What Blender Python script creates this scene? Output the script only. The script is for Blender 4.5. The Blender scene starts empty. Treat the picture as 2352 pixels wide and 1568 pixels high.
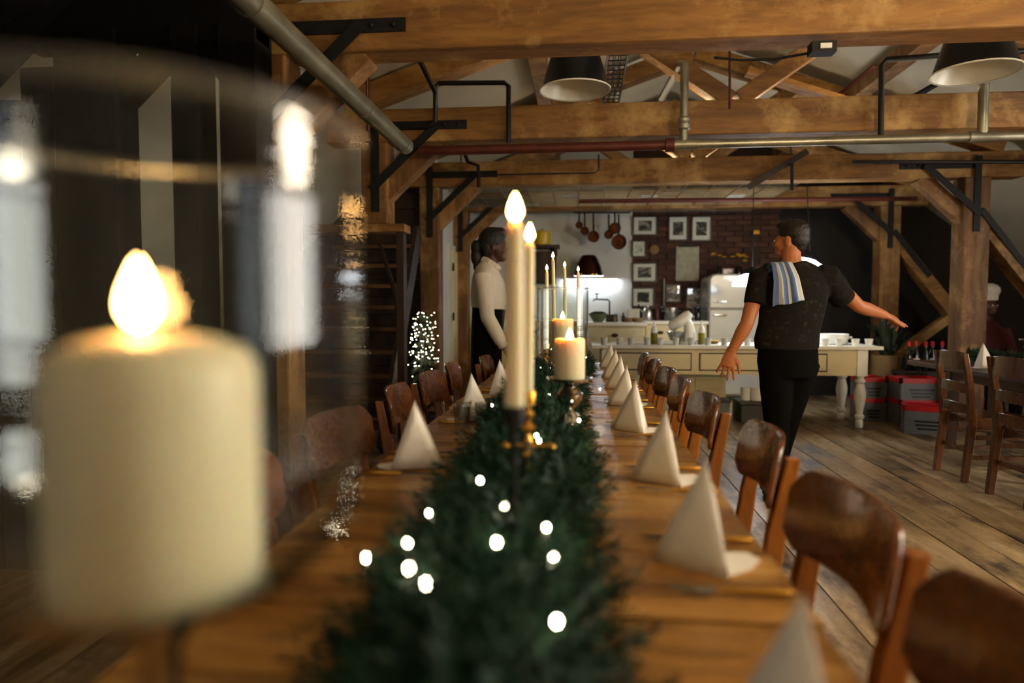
import bpy, bmesh, math, random
import numpy as np
from mathutils import Vector, Matrix, Euler

random.seed(7); RNG = np.random.default_rng(7)
SC = bpy.context.scene
COL = SC.collection
PI = math.pi
R = math.radians

# ------------------------------------------------------------------ camera
EYE = 1.22
FPX = 1568.0                       # focal length in pixels of a 2352 px wide frame (24 mm lens)
YAW, PITCH = math.atan(154 / FPX), math.atan(79 / FPX)
cam_d = bpy.data.cameras.new('camera')
cam = bpy.data.objects.new('camera', cam_d); COL.objects.link(cam)
cam_d.sensor_width = 36; cam_d.lens = 24.0; cam_d.clip_start = 0.02; cam_d.clip_end = 60
cam.location = (0, 0, EYE)
cam.rotation_euler = (PI / 2 - PITCH, 0, YAW)
cam_d.dof.use_dof = True; cam_d.dof.focus_distance = 3.9; cam_d.dof.aperture_fstop = 1.15
cam_d.dof.aperture_blades = 7
SC.camera = cam

# ------------------------------------------------------------------ world, view, big lights
w = bpy.data.worlds.new('world'); SC.world = w; w.use_nodes = True
w.node_tree.nodes['Background'].inputs[0].default_value = (0.55, 0.7, 1.0, 1)
w.node_tree.nodes['Background'].inputs[1].default_value = 0.25
SC.view_settings.view_transform = 'Standard'; SC.view_settings.look = 'None'
SC.view_settings.exposure = 0.82; SC.view_settings.gamma = 1.0
SC.view_settings.use_curve_mapping = False
SC.cycles.max_bounces = 6; SC.cycles.diffuse_bounces = 3; SC.cycles.glossy_bounces = 3; SC.cycles.transmission_bounces = 3; SC.cycles.use_adaptive_sampling = True; SC.cycles.adaptive_threshold = 0.1; SC.cycles.adaptive_min_samples = 12; SC.cycles.use_light_tree = True; SC.cycles.transparent_max_bounces = 24
SC.cycles.sample_clamp_indirect = 4.0; SC.cycles.sample_clamp_direct = 0.0
SC.cycles.caustics_reflective = False; SC.cycles.caustics_refractive = False
SC.cycles.use_denoising = True

def area_light(name, loc, aim, sx, sy, power, color):
    d = bpy.data.lights.new(name, 'AREA'); d.shape = 'RECTANGLE'; d.size = sx; d.size_y = sy
    d.energy = power; d.color = color
    o = bpy.data.objects.new(name, d); COL.objects.link(o); o.location = loc
    o.rotation_euler = (Vector(aim) - Vector(loc)).to_track_quat('-Z', 'Y').to_euler()
    return o
# evening daylight in the tall windows of the right wall and of the wall behind the camera
area_light('window_daylight', (6.28, 2.5, 1.65), (0, 2.5, 1.5), 3.6, 1.7, 120, (1.0, 0.94, 0.84))
area_light('window_daylight_rear', (-2.3, -2.9, 1.55), (-2.0, 2, 1.4), 1.15, 1.3, 4, (0.92, 0.97, 1.0))
# warm tungsten floodlight on the rear wall
area_light('tungsten_flood', (3.4, -2.2, 2.05), (3.6, 3.6, 2.5), 0.7, 0.5, 34, (1.0, 0.7, 0.34)).data.spread = R(110)

# ------------------------------------------------------------------ helpers
def s2l(c):
    return tuple(((v / 255) / 12.92 if v / 255 <= 0.04045 else (((v / 255) + 0.055) / 1.055) ** 2.4) for v in c)

class MB:
    """collects simple shapes, builds ONE mesh object"""
    def __init__(self): self.v = []; self.f = []; self.uv = None
    def add(self, vs, fs):
        n = len(self.v); self.v.extend([tuple(p) for p in vs]); self.f.extend([tuple(i + n for i in f) for f in fs]); return self
    def box(self, c, s, m=None):
        x, y, z = s[0] / 2, s[1] / 2, s[2] / 2
        vs = [Vector(p) for p in ((-x,-y,-z),(x,-y,-z),(x,y,-z),(-x,y,-z),(-x,-y,z),(x,-y,z),(x,y,z),(-x,y,z))]
        if m is not None: vs = [m @ p for p in vs]
        c = Vector(c)
        return self.add([p + c for p in vs], [(0,3,2,1),(4,5,6,7),(0,1,5,4),(1,2,6,5),(2,3,7,6),(3,0,4,7)])
    def lohi(self, a, b):
        return self.box([(a[i] + b[i]) / 2 for i in range(3)], [abs(b[i] - a[i]) for i in range(3)])
    def bar(self, a, b, w, h, up=(0, 0, 1)):
        a, b = Vector(a), Vector(b); d = (b - a); L = d.length; d.normalize()
        s = d.cross(Vector(up)); s.normalize(); u = s.cross(d)
        vs = []
        for p in (a, b):
            for (i, j) in ((-1,-1),(1,-1),(1,1),(-1,1)): vs.append(p + s * (i * w / 2) + u * (j * h / 2))
        return self.add(vs, [(0,1,2,3),(7,6,5,4),(0,4,5,1),(1,5,6,2),(2,6,7,3),(3,7,4,0)])
    def tube(self, pts, r, n=10, cap=True):
        pts = [Vector(p) for p in pts]; rs = r if isinstance(r, (list, tuple)) else [r] * len(pts)
        ref = None; rings = []
        for i, p in enumerate(pts):
            t = (pts[min(i + 1, len(pts) - 1)] - pts[max(i - 1, 0)]).normalized()
            if ref is None:
                ref = t.orthogonal().normalized()
            ref = (ref - t * ref.dot(t)).normalized(); b = t.cross(ref)
            rings.append([p + (ref * math.cos(k * 2 * PI / n) + b * math.sin(k * 2 * PI / n)) * rs[i] for k in range(n)])
        return self.rings(rings, cap)
    def rings(self, rings, cap=True, closed=False):
        n = len(rings[0]); vs = [p for rg in rings for p in rg]; fs = []
        m = len(rings)
        for i in range(m if closed else m - 1):
            j = (i + 1) % m
            for k in range(n):
                l = (k + 1) % n; fs.append((i*n+k, i*n+l, j*n+l, j*n+k))
        if cap and not closed:
            fs.append(tuple(range(n))[::-1]); fs.append(tuple((m-1)*n + k for k in range(n)))
        return self.add(vs, fs)
    def lathe(self, prof, c=(0, 0, 0), n=24, cap=True, m=None):
        c = Vector(c); rings = []
        for r, z in prof:
            rg = [Vector((r * math.cos(k*2*PI/n), r * math.sin(k*2*PI/n), z)) for k in range(n)]
            rings.append([(m @ p if m is not None else p) + c for p in rg])
        return self.rings(rings, cap)
    def ell(self, c, r, m=None, n=16):
        rings = []; c = Vector(c)
        for i in range(1, n // 2):
            a = -PI/2 + PI * i / (n // 2)
            rg = [Vector((r[0]*math.cos(a)*math.cos(k*2*PI/n), r[1]*math.cos(a)*math.sin(k*2*PI/n), r[2]*math.sin(a))) for k in range(n)]
            rings.append([(m @ p if m is not None else p) + c for p in rg])
        return self.rings(rings)
    def loft(self, secs, n=16, side=(1, 0, 0)):
        """secs: (centre, half_width, half_depth); cross sections square to the path, width along `side`"""
        rings = []
        for i, s in enumerate(secs):
            p = Vector(s[0]); a = Vector(secs[max(i-1, 0)][0]); b = Vector(secs[min(i+1, len(secs)-1)][0])
            t = (b - a).normalized(); sd = Vector(side); sd = (sd - t * sd.dot(t)).normalized(); dp = t.cross(sd)
            rings.append([p + sd * (s[1]*math.cos(k*2*PI/n)) + dp * (s[2]*math.sin(k*2*PI/n)) for k in range(n)])
        return self.rings(rings)
    def prism(self, poly, y0, y1):
        """poly in (x, z), extruded along y"""
        n = len(poly); vs = [(x, y0, z) for x, z in poly] + [(x, y1, z) for x, z in poly]
        fs = [tuple(range(n)), tuple(range(2*n-1, n-1, -1))] + [(i, i+n, (i+1) % n + n, (i+1) % n) for i in range(n)]
        return self.add(vs, fs)
    def xform(self, m):
        self.v = [tuple(m @ Vector(p)) for p in self.v]; return self
    def build(self, name, mat, parent=None, smooth=False, bevel=0, world=True, label=None, angle=40):
        off = Vector((0, 0, 0)); p = parent
        while world and p is not None: off += p.location; p = p.parent
        me = bpy.data.meshes.new(name)
        me.from_pydata([(a[0]-off.x, a[1]-off.y, a[2]-off.z) for a in self.v], [], self.f)
        bm = bmesh.new(); bm.from_mesh(me); bmesh.ops.recalc_face_normals(bm, faces=bm.faces); bm.to_mesh(me); bm.free()
        if self.uv is not None:
            ul = me.uv_layers.new(name='UVMap')
            for lp in me.loops: ul.data[lp.index].uv = self.uv[lp.vertex_index]
        me.materials.append(M[mat] if isinstance(mat, str) else mat)
        if smooth:
            for pl in me.polygons: pl.use_smooth = True
            try: me.set_sharp_from_angle(angle=R(angle))
            except Exception: pass
        o = bpy.data.objects.new(name, me); COL.objects.link(o)
        if parent is not None: o.parent = parent
        if bevel:
            md = o.modifiers.new('bevel', 'BEVEL'); md.width = bevel; md.segments = 2; md.limit_method = 'ANGLE'; md.angle_limit = R(35)
        if label: o['label'] = label
        return o

def thing(name, label, cat, loc=(0, 0, 0), rz=0, group=None):
    o = bpy.data.objects.new(name, None); COL.objects.link(o); o.empty_display_size = 0.1
    o.location = loc; o.rotation_euler = (0, 0, rz); tag(o, label, cat, group); return o
def tag(o, label, cat, group=None):
    o['label'] = label; o['category'] = cat
    if group: o['group'] = group
    return o
def struct(o): o['kind'] = 'structure'; return o
KIDS = {}
def copy_tree(o, parent=None):
    c = o.copy(); COL.objects.link(c); c.parent = parent
    for ch in [k for k in o.children]: copy_tree(ch, c)
    return c
def place(proto, first, loc, rz, label=None, scale=None):
    o = proto if first else copy_tree(proto)
    o.location = loc; o.rotation_euler = (0, 0, rz)
    if scale: o.scale = scale
    if label: o['label'] = label
    return o

_r = Euler((PI / 2 - PITCH, 0, YAW)).to_matrix()
def ray(px, py): return _r @ Vector(((px - 1176) / FPX, -(py - 784) / FPX, -1))
def atY(px, py, Y): d = ray(px, py); return Vector((0, 0, EYE)) + d * (Y / d.y)
def atZ(px, py, Z): d = ray(px, py); return Vector((0, 0, EYE)) + d * ((Z - EYE) / d.z)

# ------------------------------------------------------------------ materials
M = {}
class NT:
    def __init__(self, name):
        m = bpy.data.materials.new(name); m.use_nodes = True; self.m = m; self.t = m.node_tree
        self.b = self.t.nodes['Principled BSDF']; self.out = self.t.nodes['Material Output']; M[name] = m
    def n(self, typ, **kw):
        nd = self.t.nodes.new(typ)
        for k, v in kw.items(): setattr(nd, k, v)
        return nd
    def l(self, a, b): self.t.links.new(a, b)
    def coords(self, scale=(1, 1, 1), rand=True, kind='Object'):
        tc = self.n('ShaderNodeTexCoord'); mp = self.n('ShaderNodeMapping'); mp.inputs['Scale'].default_value = scale
        if rand:
            oi = self.n('ShaderNodeObjectInfo'); ad = self.n('ShaderNodeVectorMath', operation='MULTIPLY_ADD')
            cmb = self.n('ShaderNodeCombineXYZ')
            for i in range(3): self.l(oi.outputs['Random'], cmb.inputs[i])
            self.l(cmb.outputs[0], ad.inputs[0]); ad.inputs[1].default_value = (13.7, 7.3, 9.1)
            self.l(tc.outputs[kind], ad.inputs[2]); self.l(ad.outputs[0], mp.inputs[0]); self.oi = oi
        else: self.l(tc.outputs[kind], mp.inputs[0])
        return mp.outputs[0]
    def noise(self, vec, scale, detail=4, rough=0.6, dist=0.0):
        nz = self.n('ShaderNodeTexNoise'); self.l(vec, nz.inputs['Vector'])
        nz.inputs['Scale'].default_value = scale; nz.inputs['Detail'].default_value = detail
        nz.inputs['Roughness'].default_value = rough; nz.inputs['Distortion'].default_value = dist
        return nz.outputs['Fac']
    def ramp(self, fac, stops):
        r = self.n('ShaderNodeValToRGB'); self.l(fac, r.inputs[0]); e = r.color_ramp.elements
        while len(e) < len(stops): e.new(0.5)
        for i, (p, c) in enumerate(stops):
            e[i].position = p; e[i].color = (*c, 1) if len(c) == 3 else c
        return r.outputs[0]
    def mix(self, fac, a, b, mode='MIX'):
        x = self.n('ShaderNodeMix', data_type='RGBA', blend_type=mode)
        if isinstance(fac, (int, float)): x.inputs[0].default_value = fac
        else: self.l(fac, x.inputs[0])
        for v, i in ((a, 6), (b, 7)):
            if isinstance(v, tuple): x.inputs[i].default_value = (*v, 1)
            else: self.l(v, x.inputs[i])
        return x.outputs[2]
    def val(self, fac, lo, hi, a=0.0, b=1.0):
        r = self.n('ShaderNodeMapRange'); self.l(fac, r.inputs[0])
        for i, v in enumerate((a, b, lo, hi)): r.inputs[i + 1].default_value = v
        return r.outputs[0]
    def bump(self, h, strength, dist=0.01):
        b = self.n('ShaderNodeBump'); b.inputs['Strength'].default_value = strength; b.inputs['Distance'].default_value = dist
        self.l(h, b.inputs['Height']); self.l(b.outputs[0], self.b.inputs['Normal'])
    def set(self, color=None, rough=None, metal=None, coat=None, spec=None):
        for k, v in (('Base Color', color), ('Roughness', rough), ('Metallic', metal), ('Coat Weight', coat), ('Specular IOR Level', spec)):
            if v is None: continue
            if isinstance(v, (int, float)): self.b.inputs[k].default_value = v
            elif isinstance(v, tuple): self.b.inputs[k].default_value = (*v, 1)
            else: self.l(v, self.b.inputs[k])
        return self

def plain(name, rgb, rough=0.5, metal=0.0, var=0.12, scale=9, bump=0.0, coat=0.0, spec=None):
    t = NT(name); c = s2l(rgb); v = t.coords(); f = t.noise(v, scale)
    lo = tuple(max(0, x * (1 - var)) for x in c); hi = tuple(min(1, x * (1 + var)) for x in c)
    t.set(t.ramp(f, [(0.3, lo), (0.7, hi)]), t.val(f, max(0.02, rough - 0.06), min(1, rough + 0.06), 0.3, 0.7), metal, coat, spec)
    if bump: t.bump(f, bump)
    return t
def wood(name, dark, mid, light, stretch=(1, 1, 1), scale=3.0, rough=0.5, coat=0.0, bump=0.25, wear=None):
    """stretch: small number along the grain"""
    t = NT(name); v = t.coords(stretch); f = t.noise(v, scale, 8, 0.62, 0.6)
    f2 = t.noise(v, scale * 6, 4, 0.6)
    c = t.ramp(f, [(0.28, s2l(dark)), (0.5, s2l(mid)), (0.72, s2l(light))])
    c = t.mix(t.val(f2, 0, 0.55, 0.45, 0.75), c, s2l(dark))
    hue = t.n('ShaderNodeHueSaturation'); t.l(c, hue.inputs['Color']); t.l(t.val(t.oi.outputs['Random'], 0.78, 1.2), hue.inputs['Value'])
    c = hue.outputs[0]
    if wear:
        v3 = t.coords((1, 1, 1)); f3 = t.noise(v3, 2.3, 6, 0.7)
        c = t.mix(t.val(f3, 0, 0.75, 0.5, 0.68), c, s2l(wear))
    t.set(c, t.val(f2, rough - 0.08, rough + 0.12, 0.3, 0.7), 0, coat)
    t.bump(f2, bump, 0.004); return t
def emit(name, rgb, strength):
    t = NT(name); e = t.n('ShaderNodeEmission'); e.inputs[0].default_value = (*s2l(rgb), 1); e.inputs[1].default_value = strength
    t.l(e.outputs[0], t.out.inputs[0]); return t
def clear_glass(name, tint=(0.97, 0.985, 0.975), lo=0.03, hi=0.85, rough=0.02, band=0.0):
    """thin clear glass: lets light through, mirrors more at grazing angles"""
    t = NT(name); tr = t.n('ShaderNodeBsdfTransparent'); tr.inputs[0].default_value = (*tint, 1)
    gl = t.n('ShaderNodeBsdfGlossy'); gl.inputs['Roughness'].default_value = rough
    lw = t.n('ShaderNodeLayerWeight'); lw.inputs[0].default_value = 0.5
    pw = t.n('ShaderNodeMath', operation='POWER'); t.l(lw.outputs['Facing'], pw.inputs[0]); pw.inputs[1].default_value = 3.2
    fac = t.val(pw.outputs[0], lo, hi)
    if band:
        v = t.coords((0.15, 0.15, 3)); f = t.noise(v, 9, 3, 0.6); b = t.n('ShaderNodeBump')
        b.inputs['Strength'].default_value = band; b.inputs['Distance'].default_value = 0.004
        t.l(f, b.inputs['Height']); t.l(b.outputs[0], gl.inputs['Normal'])
    mx = t.n('ShaderNodeMixShader'); t.l(fac, mx.inputs[0]); t.l(tr.outputs[0], mx.inputs[1]); t.l(gl.outputs[0], mx.inputs[2])
    t.l(mx.outputs[0], t.out.inputs[0]); return t

wood('beam_x', (80, 52, 22), (132, 90, 37), (162, 116, 54), (0.16, 1, 1), 5, 0.62, 0, 0.35, wear=(196, 158, 96))
wood('beam_z', (70, 46, 22), (116, 78, 36), (146, 104, 52), (1, 1, 0.16), 5, 0.62, 0, 0.35, wear=(176, 136, 84))
wood('dark_wood', (26, 17, 12), (48, 31, 20), (66, 44, 28), (1, 1, 0.2), 5, 0.55)
wood('black_wood', (8, 7, 6), (13, 10, 9), (20, 15, 12), (1, 1, 0.2), 4, 0.85); M['black_wood'].node_tree.nodes['Principled BSDF'].inputs['Specular IOR Level'].default_value = 0.15
wood('chair_wood', (66, 34, 12), (112, 62, 22), (146, 88, 34), (1, 0.3, 1), 8, 0.24, 0.55, 0.06)
wood('chair_leg_wood', (96, 52, 14), (152, 88, 26), (180, 110, 38), (1, 1, 0.2), 8, 0.26, 0.5, 0.06)
wood('ladder_wood', (58, 32, 13), (96, 56, 24), (122, 74, 32), (1, 1, 0.25), 7, 0.26, 0.5, 0.06)
wood('table_board', (84, 50, 20), (182, 130, 62), (226, 178, 102), (0.14, 1, 1), 8, 0.3, 0.0, 0.5, wear=(86, 50, 22))
wood('table_frame', (50, 28, 14), (84, 50, 26), (104, 64, 34), (1, 0.2, 1), 6, 0.45)
wood('stair_wood', (58, 38, 20), (92, 62, 32), (112, 78, 42), (0.2, 1, 1), 5, 0.5)
# floor boards: worn, greyish, scuffed, half polished
t = NT('floor_board'); v = t.coords((1, 0.12, 1)); f = t.noise(v, 9, 8, 0.65, 0.5); f2 = t.noise(v, 40, 4)
v3 = t.coords((1, 0.55, 1)); f3 = t.noise(v3, 2.4, 7, 0.72)
c = t.ramp(f, [(0.3, s2l((96, 78, 52))), (0.5, s2l((160, 134, 96))), (0.72, s2l((200, 174, 134)))])
c = t.mix(t.val(f3, 0, 0.95, 0.5, 0.64), c, s2l((62, 50, 37)))
c = t.mix(t.val(f3, 0.7, 0, 0.3, 0.44), c, s2l((196, 182, 154)))
hue = t.n('ShaderNodeHueSaturation'); t.l(c, hue.inputs['Color']); t.l(t.val(t.oi.outputs['Random'], 0.8, 1.15), hue.inputs['Value'])
t.set(hue.outputs[0], t.val(f3, 0.24, 0.5, 0.35, 0.65)); t.bump(f2, 0.3, 0.003)
plain('void', (14, 11, 9), 0.9)
plain('plaster', (188, 180, 160), 0.85, 0, 0.1, 3, 0.05)
plain('white_wall', (206, 208, 204), 0.8, 0, 0.05, 3, 0.03)
plain('tile_white', (226, 230, 230), 0.35, 0, 0.03, 3)
plain('dark_wall', (22, 17, 14), 0.85, 0, 0.3, 4)
plain('mortar', (62, 44, 34), 0.9)
t = plain('brick', (76, 46, 32), 0.85, 0, 0.35, 14, 0.3)
h = t.n('ShaderNodeHueSaturation'); src = t.b.inputs['Base Color'].links[0].from_socket
t.l(src, h.inputs['Color']); t.l(t.val(t.oi.outputs['Random'], 0.55, 1.25), h.inputs['Value']); t.l(h.outputs[0], t.b.inputs['Base Color'])
plain('iron', (34, 33, 33), 0.6, 0.6, 0.3, 20, 0.1)
plain('black_pipe', (24, 21, 20), 0.45, 0.3, 0.2)
plain('rust_pipe', (84, 34, 24), 0.5, 0.3, 0.3)
plain('galvanised', (150, 148, 132), 0.36, 0.85, 0.25, 6)
plain('duct_grey', (132, 128, 108), 0.42, 0.7, 0.25, 5)
plain('steel', (180, 180, 178), 0.25, 1.0, 0.1)
plain('silver', (215, 210, 200), 0.1, 1.0, 0.06)
plain('brass', (222, 172, 78), 0.34, 1.0, 0.12)
plain('bronze_dark', (60, 42, 26), 0.35, 0.9, 0.2)
plain('copper', (74, 44, 33), 0.3, 1.0, 0.2)
plain('lamp_outer', (16, 18, 22), 0.35, 0.0, 0.1, spec=0.3)
plain('lamp_inner', (226, 222, 204), 0.3, 0, 0.02)
plain('cream_paint', (218, 204, 164), 0.5, 0, 0.05)
plain('white_paint', (238, 235, 222), 0.42, 0, 0.04)
plain('fridge_cream', (186, 183, 170), 0.22, 0, 0.02, coat=0.4)
plain('napkin', (246, 241, 232), 0.9, 0, 0.03, 40, 0.08)
plain('porcelain', (236, 236, 230), 0.2, 0, 0.02)
plain('frosted_glass', (206, 206, 198), 0.25)
plain('black_plastic', (20, 20, 21), 0.45)
plain('grey_plastic', (104, 108, 108), 0.5)
plain('red_plastic', (196, 24, 26), 0.4)
plain('yellow_enamel', (204, 170, 26), 0.3)
plain('green_glaze', (108, 118, 88), 0.35)
plain('paper_grey', (160, 156, 134), 0.8, 0, 0.2, 12)
def photo_print(name, dark, mid, light, scale):
    t = NT(name); v = t.coords((1, 1, 1.6)); f = t.noise(v, scale, 3, 0.55, 0.8)
    t.set(t.ramp(f, [(0.42, s2l(dark)), (0.52, s2l(mid)), (0.6, s2l(light))]), 0.6)
photo_print('print_dark', (14, 14, 15), (46, 44, 42), (150, 144, 134), 11)
photo_print('print_green', (120, 152, 120), (196, 204, 190), (222, 224, 214), 16)
photo_print('print_pink', (96, 84, 80), (206, 186, 174), (226, 214, 204), 9)
plain('mat_white', (226, 224, 216), 0.6, 0, 0.02)
plain('frame_black', (18, 15, 14), 0.4)
plain('oil', (128, 118, 30), 0.25)
plain('oven_dark', (30, 22, 18), 0.3)
plain('pastry', (212, 172, 84), 0.7)
plain('yellow_petal', (206, 152, 26), 0.7)
plain('leaf_dark', (30, 44, 26), 0.7)
plain('bucket_wood', (126, 98, 56), 0.7)
plain('bottle_black', (12, 14, 12), 0.12)
plain('skin_light', (188, 116, 70), 0.55, 0, 0.06, 30)
plain('skin_dark', (70, 40, 27), 0.5, 0, 0.06, 30)
plain('hair_dark', (26, 18, 13), 0.5, 0, 0.4, 60, 0.5)
plain('hair_black', (14, 11, 10), 0.6, 0, 0.4, 60, 0.5)
plain('shirt_white', (214, 207, 190), 0.85, 0, 0.04, 7, 0.9)
plain('cloth_black', (9, 8, 8), 0.95, 0, 0.2, spec=0.1)
plain('cloth_maroon', (64, 18, 22), 0.9)
plain('eye_white', (220, 214, 204), 0.2)
plain('lip', (120, 62, 50), 0.5)
plain('wire_green', (22, 34, 22), 0.5)
# dark tee with faint paint specks
t = NT('tee_dark'); v = t.coords(); f = t.noise(v, 26, 5, 0.7); f2 = t.noise(v, 9, 3)
c = t.ramp(f, [(0.55, s2l((27, 25, 22))), (0.68, s2l((58, 53, 38)))])
t.set(c, 0.95, spec=0.15); t.bump(f2, 0.25, 0.02)
# striped towel, stripes along its length
t = NT('towel'); tc = t.n('ShaderNodeTexCoord'); sp = t.n('ShaderNodeSeparateXYZ'); t.l(tc.outputs['UV'], sp.inputs[0])
r = t.n('ShaderNodeValToRGB'); r.color_ramp.interpolation = 'CONSTANT'; t.l(sp.outputs[0], r.inputs[0])
bl, wh = (*s2l((92, 116, 164)), 1), (*s2l((204, 207, 204)), 1)
pos = [(0, bl), (0.2, wh), (0.33, bl), (0.52, wh), (0.62, bl), (0.8, wh)]
e = r.color_ramp.elements
while len(e) < len(pos): e.new(0.5)
for i, (p, cc) in enumerate(pos): e[i].position = p; e[i].color = cc
t.set(r.outputs[0], 0.95)
# candle wax
t = NT('wax'); t.set(s2l((242, 232, 198)), 0.45); t.b.inputs['Subsurface Weight'].default_value = 0.85
t.b.inputs['Subsurface Radius'].default_value = (0.026, 0.011, 0.0035); t.b.inputs['Subsurface Scale'].default_value = 1.0
# needles of the garland
t = NT('needles'); v = t.coords(rand=False); f = t.noise(v, 5, 3); f2 = t.noise(v, 60, 2)
c = t.ramp(f, [(0.3, s2l((8, 28, 21))), (0.55, s2l((19, 52, 35))), (0.75, s2l((40, 78, 48)))])
t.set(t.mix(t.val(f2, 0, 0.6, 0.5, 0.7), c, s2l((66, 100, 68))), 0.55, spec=0.25)
emit('flame', (255, 190, 110), 42)
emit('fairy', (255, 236, 200), 45)
emit('fairy_far', (255, 236, 190), 22)
emit('globe_glow', (255, 236, 206), 34)
emit('globe_glow_dim', (255, 240, 215), 4.5)
emit('batten_glow', (255, 232, 196), 10)
emit('lamp_glow', (244, 250, 255), 13)
emit('strip_glow', (235, 246, 255), 40)
clear_glass('hurricane_glass', band=0.35)
clear_glass('glass_lip', lo=0.18, hi=0.9, rough=0.3)
clear_glass('tumbler_glass', tint=(0.9, 0.92, 0.9), lo=0.14, hi=0.95)
clear_glass('bottle_glass', tint=(0.9, 0.93, 0.9), lo=0.06, hi=0.8)
clear_glass('pane_glass', lo=0.03, hi=0.6)
clear_glass('picture_glass', lo=0.03, hi=0.5)

# ------------------------------------------------------------------ the shell
XL, XR, YB, YF = -4.0, 6.4, -3.0, 9.75
fl = struct(MB().lohi((XL, YB, -0.12), (XR, YF + 0.1, -0.03)).build('floor', 'void'))
fl['label'] = 'worn wooden plank floor'
x = XL; k = 0
while x < XR - 0.02:
    wd = random.uniform(0.17, 0.235); wd = min(wd, XR - x); y = YB - random.uniform(0, 2)
    while y < YF:
        L = random.uniform(3.2, 5.2); y0 = max(y, YB); y1 = min(y + L, YF + 0.01)
        if y1 - y0 > 0.1:
            dz = random.uniform(-0.003, 0.0)
            o = MB().lohi((x + 0.003, y0 + 0.002, -0.03), (x + wd - 0.003, y1 - 0.002, dz)).build('plank', 'floor_board', fl)
        y += L
    x += wd
# roof of painted plaster: ridge over the middle of the trusses, steep aisles
def roof_poly(pts, y0, y1, th=0.1):
    mb = MB(); n = len(pts)
    poly = pts + [(x, z + th) for x, z in reversed(pts)]
    return mb.prism(poly, y0, y1)
RIDGE = (1.13, 3.98)
ce = roof_poly([(-4.0, 1.0), (-1.9, 2.84), RIDGE, (4.25, 2.84), (6.4, 1.25)], 4.6, 9.75)
ce = struct(ce.build('ceiling', 'plaster')); ce['label'] = 'sloping plastered roof'
c2 = roof_poly([(-4.0, 1.0), (-1.9, 2.84), RIDGE, (4.25, 2.84), (6.4, 2.75)], YB, 4.6).build('roof_slope', 'plaster', ce)
mb = MB()
for i in range(12):  # black boards added under the left slope to darken the upper left corner
    t0, t1 = i / 12, (i + 0.97) / 12
    xa, xb = -4.0 + 2.2 * t0, -4.0 + 2.2 * t1
    za, zb_ = 1.0 + (xa + 4.0) * 0.876 - 0.03, 1.0 + (xb + 4.0) * 0.876 - 0.03
    MB().prism([(xa, za), (xb, zb_), (xb, zb_ + 0.02), (xa, za + 0.02)], YB, 2.88).build('darkening_board', 'black_wood', ce)
wl = struct(MB().lohi((XL - 0.12, YB, 0), (XL, YF, 1.05)).build('wall_left', 'dark_wall'))
# right wall with the tall window range out of shot
wr = MB()
wr.lohi((XR, YB, 0), (XR + 0.15, 0.6, 2.9)); wr.lohi((XR, 4.4, 0), (XR + 0.15, YF, 2.9))
wr.lohi((XR, 0.6, 0), (XR + 0.15, 4.4, 0.75)); wr.lohi((XR, 0.6, 2.55), (XR + 0.15, 4.4, 2.9))
struct(wr.build('wall_right', 'plaster'))
wi = MB()
for yy in (0.62, 1.57, 2.5, 3.43, 4.38): wi.lohi((XR - 0.06, yy - 0.03, 0.75), (XR + 0.02, yy + 0.03, 2.55))
for zz in (0.77, 1.65, 2.53): wi.lohi((XR - 0.06, 0.6, zz - 0.025), (XR + 0.02, 4.4, zz + 0.025))
win = struct(wi.build('window_1', 'white_paint'))
for i in range(4): MB().lohi((XR + 0.03, 0.65 + i * 0.93, 0.78), (XR + 0.036, 1.52 + i * 0.93, 2.5)).build('pane', 'pane_glass', win)
# rear wall behind the camera with one window
wf = MB(); wf.lohi((XL, YB - 0.15, 0), (-2.95, YB, 2.84)); wf.lohi((-1.65, YB - 0.15, 0), (XR, YB, 4.0))
wf.lohi((-2.95, YB - 0.15, 0), (-1.65, YB, 0.85)); wf.lohi((-2.95, YB - 0.15, 2.25), (-1.65, YB, 4.0))
struct(wf.build('wall_front', 'plaster'))
wi = MB()
for xx in (-2.92, -2.3, -1.68): wi.lohi((xx - 0.03, YB - 0.04, 0.85), (xx + 0.03, YB + 0.04, 2.25))
for zz in (0.88, 1.55, 2.22): wi.lohi((-2.95, YB - 0.04, zz - 0.025), (-1.65, YB + 0.04, zz + 0.025))
win = struct(wi.build('window_2', 'white_paint'))
for i in range(2): MB().lohi((-2.89 + i * 0.62, YB - 0.06, 0.9), (-2.33 + i * 0.62, YB - 0.054, 2.2)).build('pane', 'pane_glass', win)
# back wall of the kitchen: plaster, brick, dark boards
bw = struct(MB().lohi((-1.75, YF, 0), (0.74, YF + 0.15, 4.1)).build('wall_back', 'white_wall'))
MB().lohi((0.74, YF + 0.012, 0), (2.75, YF + 0.15, 4.1)).build('mortar_bed', 'mortar', bw)
MB().lohi((2.75, YF, 0), (XR + 0.1, YF + 0.15, 4.1)).build('dark_panel', 'dark_wall', bw)
MB().lohi((XL - 0.1, YF, 0), (-1.75, YF + 0.15, 4.1)).build('dark_panel', 'dark_wall', bw)
brm = None
for row in range(22):
    z = 0.98 + row * 0.076; x0 = 0.75 - (0.115 if row % 2 else 0)
    for j in range(10):
        xa = max(0.745, x0 + j * 0.23); xb = min(2.745, x0 + j * 0.23 + 0.216)
        if xb - xa < 0.05: continue
        if xb - xa > 0.21:
            if brm is None:
                o = MB().lohi((-0.108, -0.02, 0), (0.108, 0.03, 0.064)).build('brick', 'brick', bw); brm = o.data
            else:
                o = bpy.data.objects.new('brick', brm); COL.objects.link(o); o.parent = bw
        else:
            o = MB().lohi((-(xb-xa)/2, -0.02, 0), ((xb-xa)/2, 0.03, 0.064)).build('brick', 'brick', bw)
        o.location = ((xa + xb) / 2, YF + random.uniform(-0.004, 0.004), z)
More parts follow.
